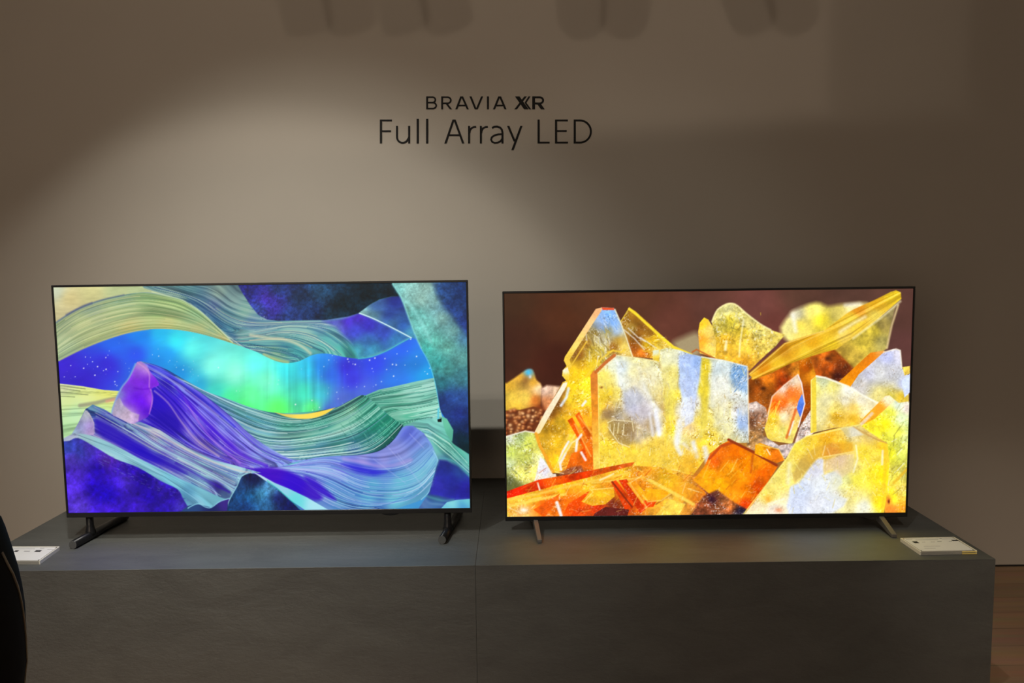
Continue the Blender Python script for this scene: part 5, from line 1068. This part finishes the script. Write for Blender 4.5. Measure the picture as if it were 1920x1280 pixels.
# ------------------------------------------------------------------ visitor at the left edge: dark clothes, black backpack with grey piping
M_CLOTH = simple_mat('black_cloth', (0.010, 0.010, 0.013), 0.9, spec=0.15, noise=0.25, nscale=40, bump=0.15)
M_PACK = simple_mat('black_pack_fabric', (0.006, 0.006, 0.009), 0.85, spec=0.2, noise=0.3, nscale=18, bump=0.2)
M_PIPE = simple_mat('grey_piping', (0.62, 0.60, 0.56), 0.6, noise=0.08, nscale=200)
M_SKIN = simple_mat('skin', (0.45, 0.27, 0.19), 0.55, noise=0.05, nscale=30)
M_HAIR = simple_mat('dark_hair', (0.015, 0.010, 0.008), 0.6, noise=0.3, nscale=90)
M_SHOE = simple_mat('black_shoe', (0.012, 0.012, 0.012), 0.5, noise=0.1, nscale=60)

VX, VY = -0.93, 0.95                 # the visitor stands here, facing left (-X)
person = empty('person', (VX, VY, 0))
tag(person, 'person in black clothes just beyond the left photo edge, wearing a backpack', 'person')

def skin_body(name, verts, edges, radii, root, mat, parent, lev=2):
    me = bpy.data.meshes.new(name)
    me.from_pydata(verts, edges, [])
    o = bpy.data.objects.new(name, me); COL.objects.link(o); o.parent = parent
    m = o.modifiers.new('skin', 'SKIN'); m.use_smooth_shade = True
    for i, r in enumerate(radii):
        sv = me.skin_vertices[0].data[i]
        sv.radius = r if isinstance(r, tuple) else (r, r)
        sv.use_root = (i == root)
    s = o.modifiers.new('sub', 'SUBSURF'); s.levels = lev; s.render_levels = lev
    me.materials.append(mat)
    return o

V, E_, Rd = [], [], []
def J(x, y, z, r, link=None):
    V.append((x, y, z)); Rd.append(r)
    if link is not None: E_.append((link, len(V)-1))
    return len(V)-1
pel = J(0, 0, .93, (.125, .155))
ab = J(-.005, 0, 1.06, (.115, .150), pel)
ch = J(0, 0, 1.24, (.125, .175), ab)
up = J(.005, 0, 1.36, (.10, .15), ch)
nk = J(.0, 0, 1.45, .058, up)
n2 = J(-.015, 0, 1.51, .055, nk)
hd = J(-.028, 0, 1.585, (.098, .078), n2)
ht = J(-.018, 0, 1.68, (.100, .078), hd)
hc = J(-.012, 0, 1.735, (.062, .052), ht)
for s in (-1, 1):
    hp = J(0, s*.085, .86, .085, pel)
    kn = J(-.02, s*.10, .49, .064, hp)
    ak = J(.015, s*.10, .10, .045, kn)
    he = J(.03, s*.10, .05, .046, ak)
    to = J(-.17, s*.11, .04, (.036, .045), he)
    sh = J(.005, s*.185, 1.385, .066, up)
    el = J(.02, s*.235, 1.12, .050, sh)
    wr = J(-.06, s*.225, .89, .033, el)
    pm = J(-.085, s*.215, .83, (.030, .042), wr)
    for k, (dx, L) in enumerate(((-.034, .070), (-.012, .082), (.010, .078), (.030, .062))):
        a = J(-.09+dx, s*.212, .785, .010, pm)
        b = J(-.098+dx, s*.205, .785-L*.55, .0085, a)
        J(-.095+dx, s*.192, .785-L, .0075, b)
    a = J(-.125, s*.20, .82, .011, pm); J(-.145, s*.19, .775, .009, a)
body = skin_body('body', V, E_, Rd, 0, M_CLOTH, person)
# clothes, skin and shoes by height on the one body mesh
mt, t, b = mat_new('clothed_body')
tc = t.nodes.new('ShaderNodeTexCoord'); sp = t.nodes.new('ShaderNodeSeparateXYZ'); rp = t.nodes.new('ShaderNodeValToRGB')
t.links.new(tc.outputs['Object'], sp.inputs[0])
mr = t.nodes.new('ShaderNodeMapRange'); mr.inputs['From Max'].default_value = 1.8
t.links.new(sp.outputs['Z'], mr.inputs['Value']); t.links.new(mr.outputs['Result'], rp.inputs['Fac'])
rp.color_ramp.interpolation = 'CONSTANT'
els = rp.color_ramp.elements
els[0].position = 0; els[0].color = (0.012, 0.012, 0.012, 1)
els[1].position = .5/1.8*.22; els[1].color = (0.016, 0.016, 0.020, 1)
e = els.new(.95/1.8); e.color = (0.010, 0.010, 0.013, 1)
e = els.new(1.475/1.8); e.color = (0.45, 0.27, 0.19, 1)
ab_ = t.nodes.new('ShaderNodeMath'); ab_.operation = 'ABSOLUTE'; t.links.new(sp.outputs['Y'], ab_.inputs[0])
g1 = t.nodes.new('ShaderNodeMath'); g1.operation = 'GREATER_THAN'; g1.inputs[1].default_value = 0.182; t.links.new(ab_.outputs[0], g1.inputs[0])
g2 = t.nodes.new('ShaderNodeMath'); g2.operation = 'LESS_THAN'; g2.inputs[1].default_value = 0.895; t.links.new(sp.outputs['Z'], g2.inputs[0])
g3 = t.nodes.new('ShaderNodeMath'); g3.operation = 'GREATER_THAN'; g3.inputs[1].default_value = 0.65; t.links.new(sp.outputs['Z'], g3.inputs[0])
m1 = t.nodes.new('ShaderNodeMath'); m1.operation = 'MULTIPLY'; t.links.new(g1.outputs[0], m1.inputs[0]); t.links.new(g2.outputs[0], m1.inputs[1])
m2 = t.nodes.new('ShaderNodeMath'); m2.operation = 'MULTIPLY'; t.links.new(m1.outputs[0], m2.inputs[0]); t.links.new(g3.outputs[0], m2.inputs[1])
mxh = t.nodes.new('ShaderNodeMix'); mxh.data_type = 'RGBA'; t.links.new(m2.outputs[0], mxh.inputs[0]); t.links.new(rp.outputs['Color'], mxh.inputs[6]); mxh.inputs[7].default_value = (0.45, 0.27, 0.19, 1)
t.links.new(mxh.outputs[2], b.inputs['Base Color']); b.inputs['Roughness'].default_value = 0.85
body.data.materials[0] = mt
for s in (-1, 1):
    bm = bmesh.new(); bm_tube(bm, [(-.050, s*.226, .915), (-.064, s*.225, .885)], [.041, .040], 14)
    mesh_obj('cuff', bm, M_CLOTH, person, True)
# head details
bm = bmesh.new()
r = bmesh.ops.create_uvsphere(bm, u_segments=28, v_segments=18, radius=1.0)
for v in r['verts']:
    x, y, z = v.co
    k = 1.0 + (.05 if x > 0 else 0)
    v.co = Vector((-.004 + x*.098*k, y*.085, 1.675 + z*.098))
bmesh.ops.delete(bm, geom=[v for v in bm.verts if v.co.x < -.045 and v.co.z < 1.715 or v.co.z < 1.59], context='VERTS')
mesh_obj('hair', bm, M_HAIR, person, True)
for s in (-1, 1):
    bm = bmesh.new(); r = bmesh.ops.create_uvsphere(bm, u_segments=14, v_segments=10, radius=1.0)
    for v in r['verts']: v.co = Vector((-.015+v.co.x*.018, s*.080+v.co.y*.010, 1.625+v.co.z*.030))
    mesh_obj('ear', bm, M_SKIN, person, True)
    bm = bmesh.new(); r = bmesh.ops.create_uvsphere(bm, u_segments=12, v_segments=8, radius=.010)
    for v in r['verts']: v.co += Vector((-.092, s*.030, 1.648))
    mesh_obj('eye', bm, M_HAIR, person, True)
bm = bmesh.new(); bm_tube(bm, [(-.094, 0, 1.648), (-.116, 0, 1.614), (-.098, 0, 1.602)], [.008, .015, .010], 10)
mesh_obj('nose', bm, M_SKIN, person, True)
bm = bmesh.new(); bm_tube(bm, [(-.082, -.022, 1.574), (-.094, 0, 1.572), (-.082, .022, 1.574)], [.004, .007, .004], 8)
mesh_obj('mouth', bm, simple_mat('lips', (0.35, 0.13, 0.11), .5, noise=.05), person, True)

# backpack: its outer face bulges so that its silhouette is the one at the photo's left edge
pack = empty('backpack', (VX, VY, 0.86))
tag(pack, 'black fabric backpack with light grey piping at the left photo edge', 'backpack')
XB, PWX, NR = 0.150, 0.62, 25
def ring_at(x, hw_, z):
    out = []
    for k in range(NR):
        a = -math.pi/2 + math.pi*k/(NR-1)
        cx_ = max(0.0, math.cos(a))**PWX; sy = math.copysign(abs(math.sin(a))**.75, math.sin(a))
        out.append((XB + (x-XB)*cx_, hw_*sy, z-0.86))
    return out
def ring_px(ring):
    return [proj((VX+q[0], VY+q[1], 0.86+q[2]))[0] for q in ring]
rows = [(-185, 535, .05), (-140, 570, .085), (-105, 640, .098), (-75, 740, .104), (-62, 800, .106), (-50, 850, .108), (-36, 910, .115), (-16, 962, .12), (3, 972, .122), (11, 990, .124), (22, 1022, .127), (34, 1060, .130), (42, 1096, .132), (47, 1130, .134),
        (50, 1180, .135), (51.5, 1230, .135), (46, 1280, .134), (36, 1330, .130), (14, 1390, .12), (-30, 1430, .10)]
def py_of(q): return proj((VX+q[0], VY+q[1], 0.86+q[2]))[1]
rings = []
for px, py, hw_ in rows:
    z = on_y(px, py, VY-0.06).z
    for rep in range(4):
        lo, hi = XB+0.005, XB+0.6
        for it in range(26):
            mid = (lo+hi)/2
            if max(ring_px(ring_at(mid, hw_, z))) < px: lo = mid
            else: hi = mid
        rg_ = ring_at(lo, hw_, z); q = rg_[int(np.argmax(ring_px(rg_)))]
        z += (py_of(q)-py)*(VY+q[1])/FPX
    rings.append(ring_at(lo, hw_, z))
bm = bmesh.new()
rv = [[bm.verts.new(q) for q in r_] for r_ in rings]
for A, B in zip(rv, rv[1:]):
    for k in range(NR-1): bm.faces.new((A[k], A[k+1], B[k+1], B[k]))
    bm.faces.new((A[NR-1], A[0], B[0], B[NR-1]))
bm.faces.new(rv[0]); bm.faces.new(rv[-1][::-1])
mesh_obj('main_compartment', bm, M_PACK, pack, True)
# piping follows a seam on the camera side of the pack, reaching the silhouette low down
def surf(py):
    zz = on_y(20, py, VY-0.06).z-0.86
    for A, B in zip(rings, rings[1:]):
        if A[0][2] >= zz >= B[0][2]:
            f = (A[0][2]-zz)/max(1e-6, A[0][2]-B[0][2])
            return [tuple(A[k][i]*(1-f)+B[k][i]*f for i in range(3)) for k in range(NR)]
    return rings[-1]
pp = []
for px, py in ((4, 1035), (14, 1056), (24, 1075), (33, 1099), (40, 1128), (45, 1160), (48.5, 1195), (50.0, 1238), (45.5, 1278), (36, 1326), (14, 1384)):
    pv = py
    for rep in range(5):
        R_ = surf(pv); U_ = ring_px(R_); km = int(np.argmax(U_))
        k1 = next((i for i in range(km+1) if U_[i] >= px), km); k0 = max(0, k1-1)
        f = min(1, max(0, (px-U_[k0])/(U_[k1]-U_[k0]+1e-9))) if k1 > k0 else 0
        q = Vector(R_[k0]).lerp(Vector(R_[k1]), f)
        pv -= (py_of(q)-py)
    pp.append(q + Vector((.0004, -.0012, 0)))
for sd in (1, -1):
    bm = bmesh.new(); bm_tube(bm, [(q.x, q.y*sd, q.z) for q in pp], 0.0020, 8)
    mesh_obj('piping', bm, M_PIPE, pack, True)
# straps lie on the jacket: any point that would sink into the body is lifted onto its surface
from mathutils.bvhtree import BVHTree
bpy.context.view_layer.update()
ev = body.evaluated_get(bpy.context.evaluated_depsgraph_get()); em = ev.to_mesh()
BT = BVHTree.FromPolygons([v.co.copy() for v in em.vertices], [tuple(q.vertices) for q in em.polygons])
ev.to_mesh_clear()
ZO = Vector((0, 0, 0.86))            # pack origin above the person's origin
def lift(q, gap):
    loc, nor, i_, d_ = BT.find_nearest(q+ZO)
    if (q+ZO-loc).dot(nor) < gap: return loc + nor*gap - ZO
    return q
for s in (-1, 1):
    path = smooth_pts([(XB+.01, s*.075, .46), (.06, s*.085, .575), (-.03, s*.10, .575), (-.115, s*.115, .50), (-.135, s*.12, .38), (-.09, s*.165, .24), (.02, s*.185, .16), (XB+.01, s*.13, .10)], 6)
    bm = bmesh.new()
    bm_tube(bm, [lift(Vector(q), 0.017) for q in path], 0.022, 12, (1.0, .35))
    for v in bm.verts: v.co = lift(v.co, 0.008)
    mesh_obj('shoulder_strap', bm, M_PACK, pack, True)
bm = bmesh.new(); bm_tube(bm, [(XB+.02, -.03, .49), (XB+.03, -.025, .545), (XB+.03, .025, .545), (XB+.02, .03, .49)], 0.008, 8)
mesh_obj('grab_handle', bm, M_PACK, pack, True)


# ------------------------------------------------------------------ lamps on ceiling tracks (above and behind the photographer)
def spot_lamp(idx, spec, label, group):
    pos, tgt, half, watt, blend, rad, col = spec
    pos = Vector(pos); d = (Vector(tgt)-pos).normalized()
    root = empty('track_spotlight', (pos.x, pos.y, 3.5)); tag(root, label, 'spotlight', group)
    L = lambda p: Vector(p) - Vector(root.location)
    bm = bmesh.new(); bm_tube(bm, [L((pos.x, pos.y, 3.46)), L(pos - d*0.09)], 0.010, 10)
    mesh_obj('stem', bm, M_LAMP, root)
    bm = bmesh.new(); bm_box(bm, -0.05, 0.05, -0.018, 0.018, -0.045, -0.013, 0.003, 1)
    mesh_obj('track_adapter', bm, M_LAMP, root)
    bm = bmesh.new()
    n = 20; t = d; a = t.cross(Vector((0, 0, 1))).normalized(); b = a.cross(t)
    prof = [(-0.20, 0.0), (-0.20, 0.050), (-0.19, 0.058), (0.02, 0.062), (0.02, 0.055), (-0.03, 0.050), (-0.03, 0.0)]
    rings = []
    for s, r in prof:
        if r == 0: rings.append([bm.verts.new(L(pos + t*s))])
        else: rings.append([bm.verts.new(L(pos + t*s + a*(r*math.cos(k*2*math.pi/n)) + b*(r*math.sin(k*2*math.pi/n)))) for k in range(n)])
    for A, B in zip(rings, rings[1:]):
        for k in range(n):
            if len(A) == 1: bm.faces.new((A[0], B[(k+1) % n], B[k]))
            elif len(B) == 1: bm.faces.new((A[k], A[(k+1) % n], B[0]))
            else: bm.faces.new((A[k], A[(k+1) % n], B[(k+1) % n], B[k]))
    mesh_obj('housing', bm, M_LAMP, root)
    ld = bpy.data.lights.new('spot_beam', 'SPOT')
    ld.energy = watt; ld.spot_size = math.radians(half*2); ld.spot_blend = blend
    ld.shadow_soft_size = rad; ld.color = col
    lo = bpy.data.objects.new('spot_beam', ld); COL.objects.link(lo)
    lo.parent = root
    lo.location = L(pos + d*0.03)
    lo.rotation_euler = d.to_track_quat('-Z', 'Y').to_euler()
    return root

LBL = ['black track spotlight lighting the left television from furthest left', 'black track spotlight nearer the wall, aimed at the left television',
       'black track spotlight aimed at the floor, leftmost of four in a row', 'black track spotlight aimed at the floor, second of four in a row',
       'black track spotlight aimed above the right television to brighten the wall, third of four in a row', 'black track spotlight aimed right of the podium, rightmost of four in a row',
       'added black spotlight brightening the podium before the left television', 'added black spotlight brightening the podium before the right television']
for i, sp in enumerate(LAMPS): spot_lamp(i, sp, LBL[i], 'spotlights above the podium')
LBL2 = ['black spotlight behind the photographer, nearer the centre', 'black spotlight behind the photographer, further right']
for i, sp in enumerate(BACK): spot_lamp(i, sp, LBL2[i], 'spotlights behind the photographer')
for yy, x0, x1, lb in ((0.54, -2.2, 2.2, 'black lamp track on ceiling nearer the photographer'), (0.97, -2.2, 2.2, 'black lamp track on ceiling, middle one of those before the wall'), (2.0, -2.2, 2.2, 'black lamp track on ceiling nearest the wall, holding the added spotlights'),
                       (-3.6, -2.0, 2.0, 'black lamp track on ceiling behind the photographer')):
    o = box('lamp_track', M_LAMP, None, x0, x1, yy-0.018, yy+0.018, 3.488, 3.5, 0.002, 1)
    tag(o, lb, 'track', 'ceiling lamp tracks')
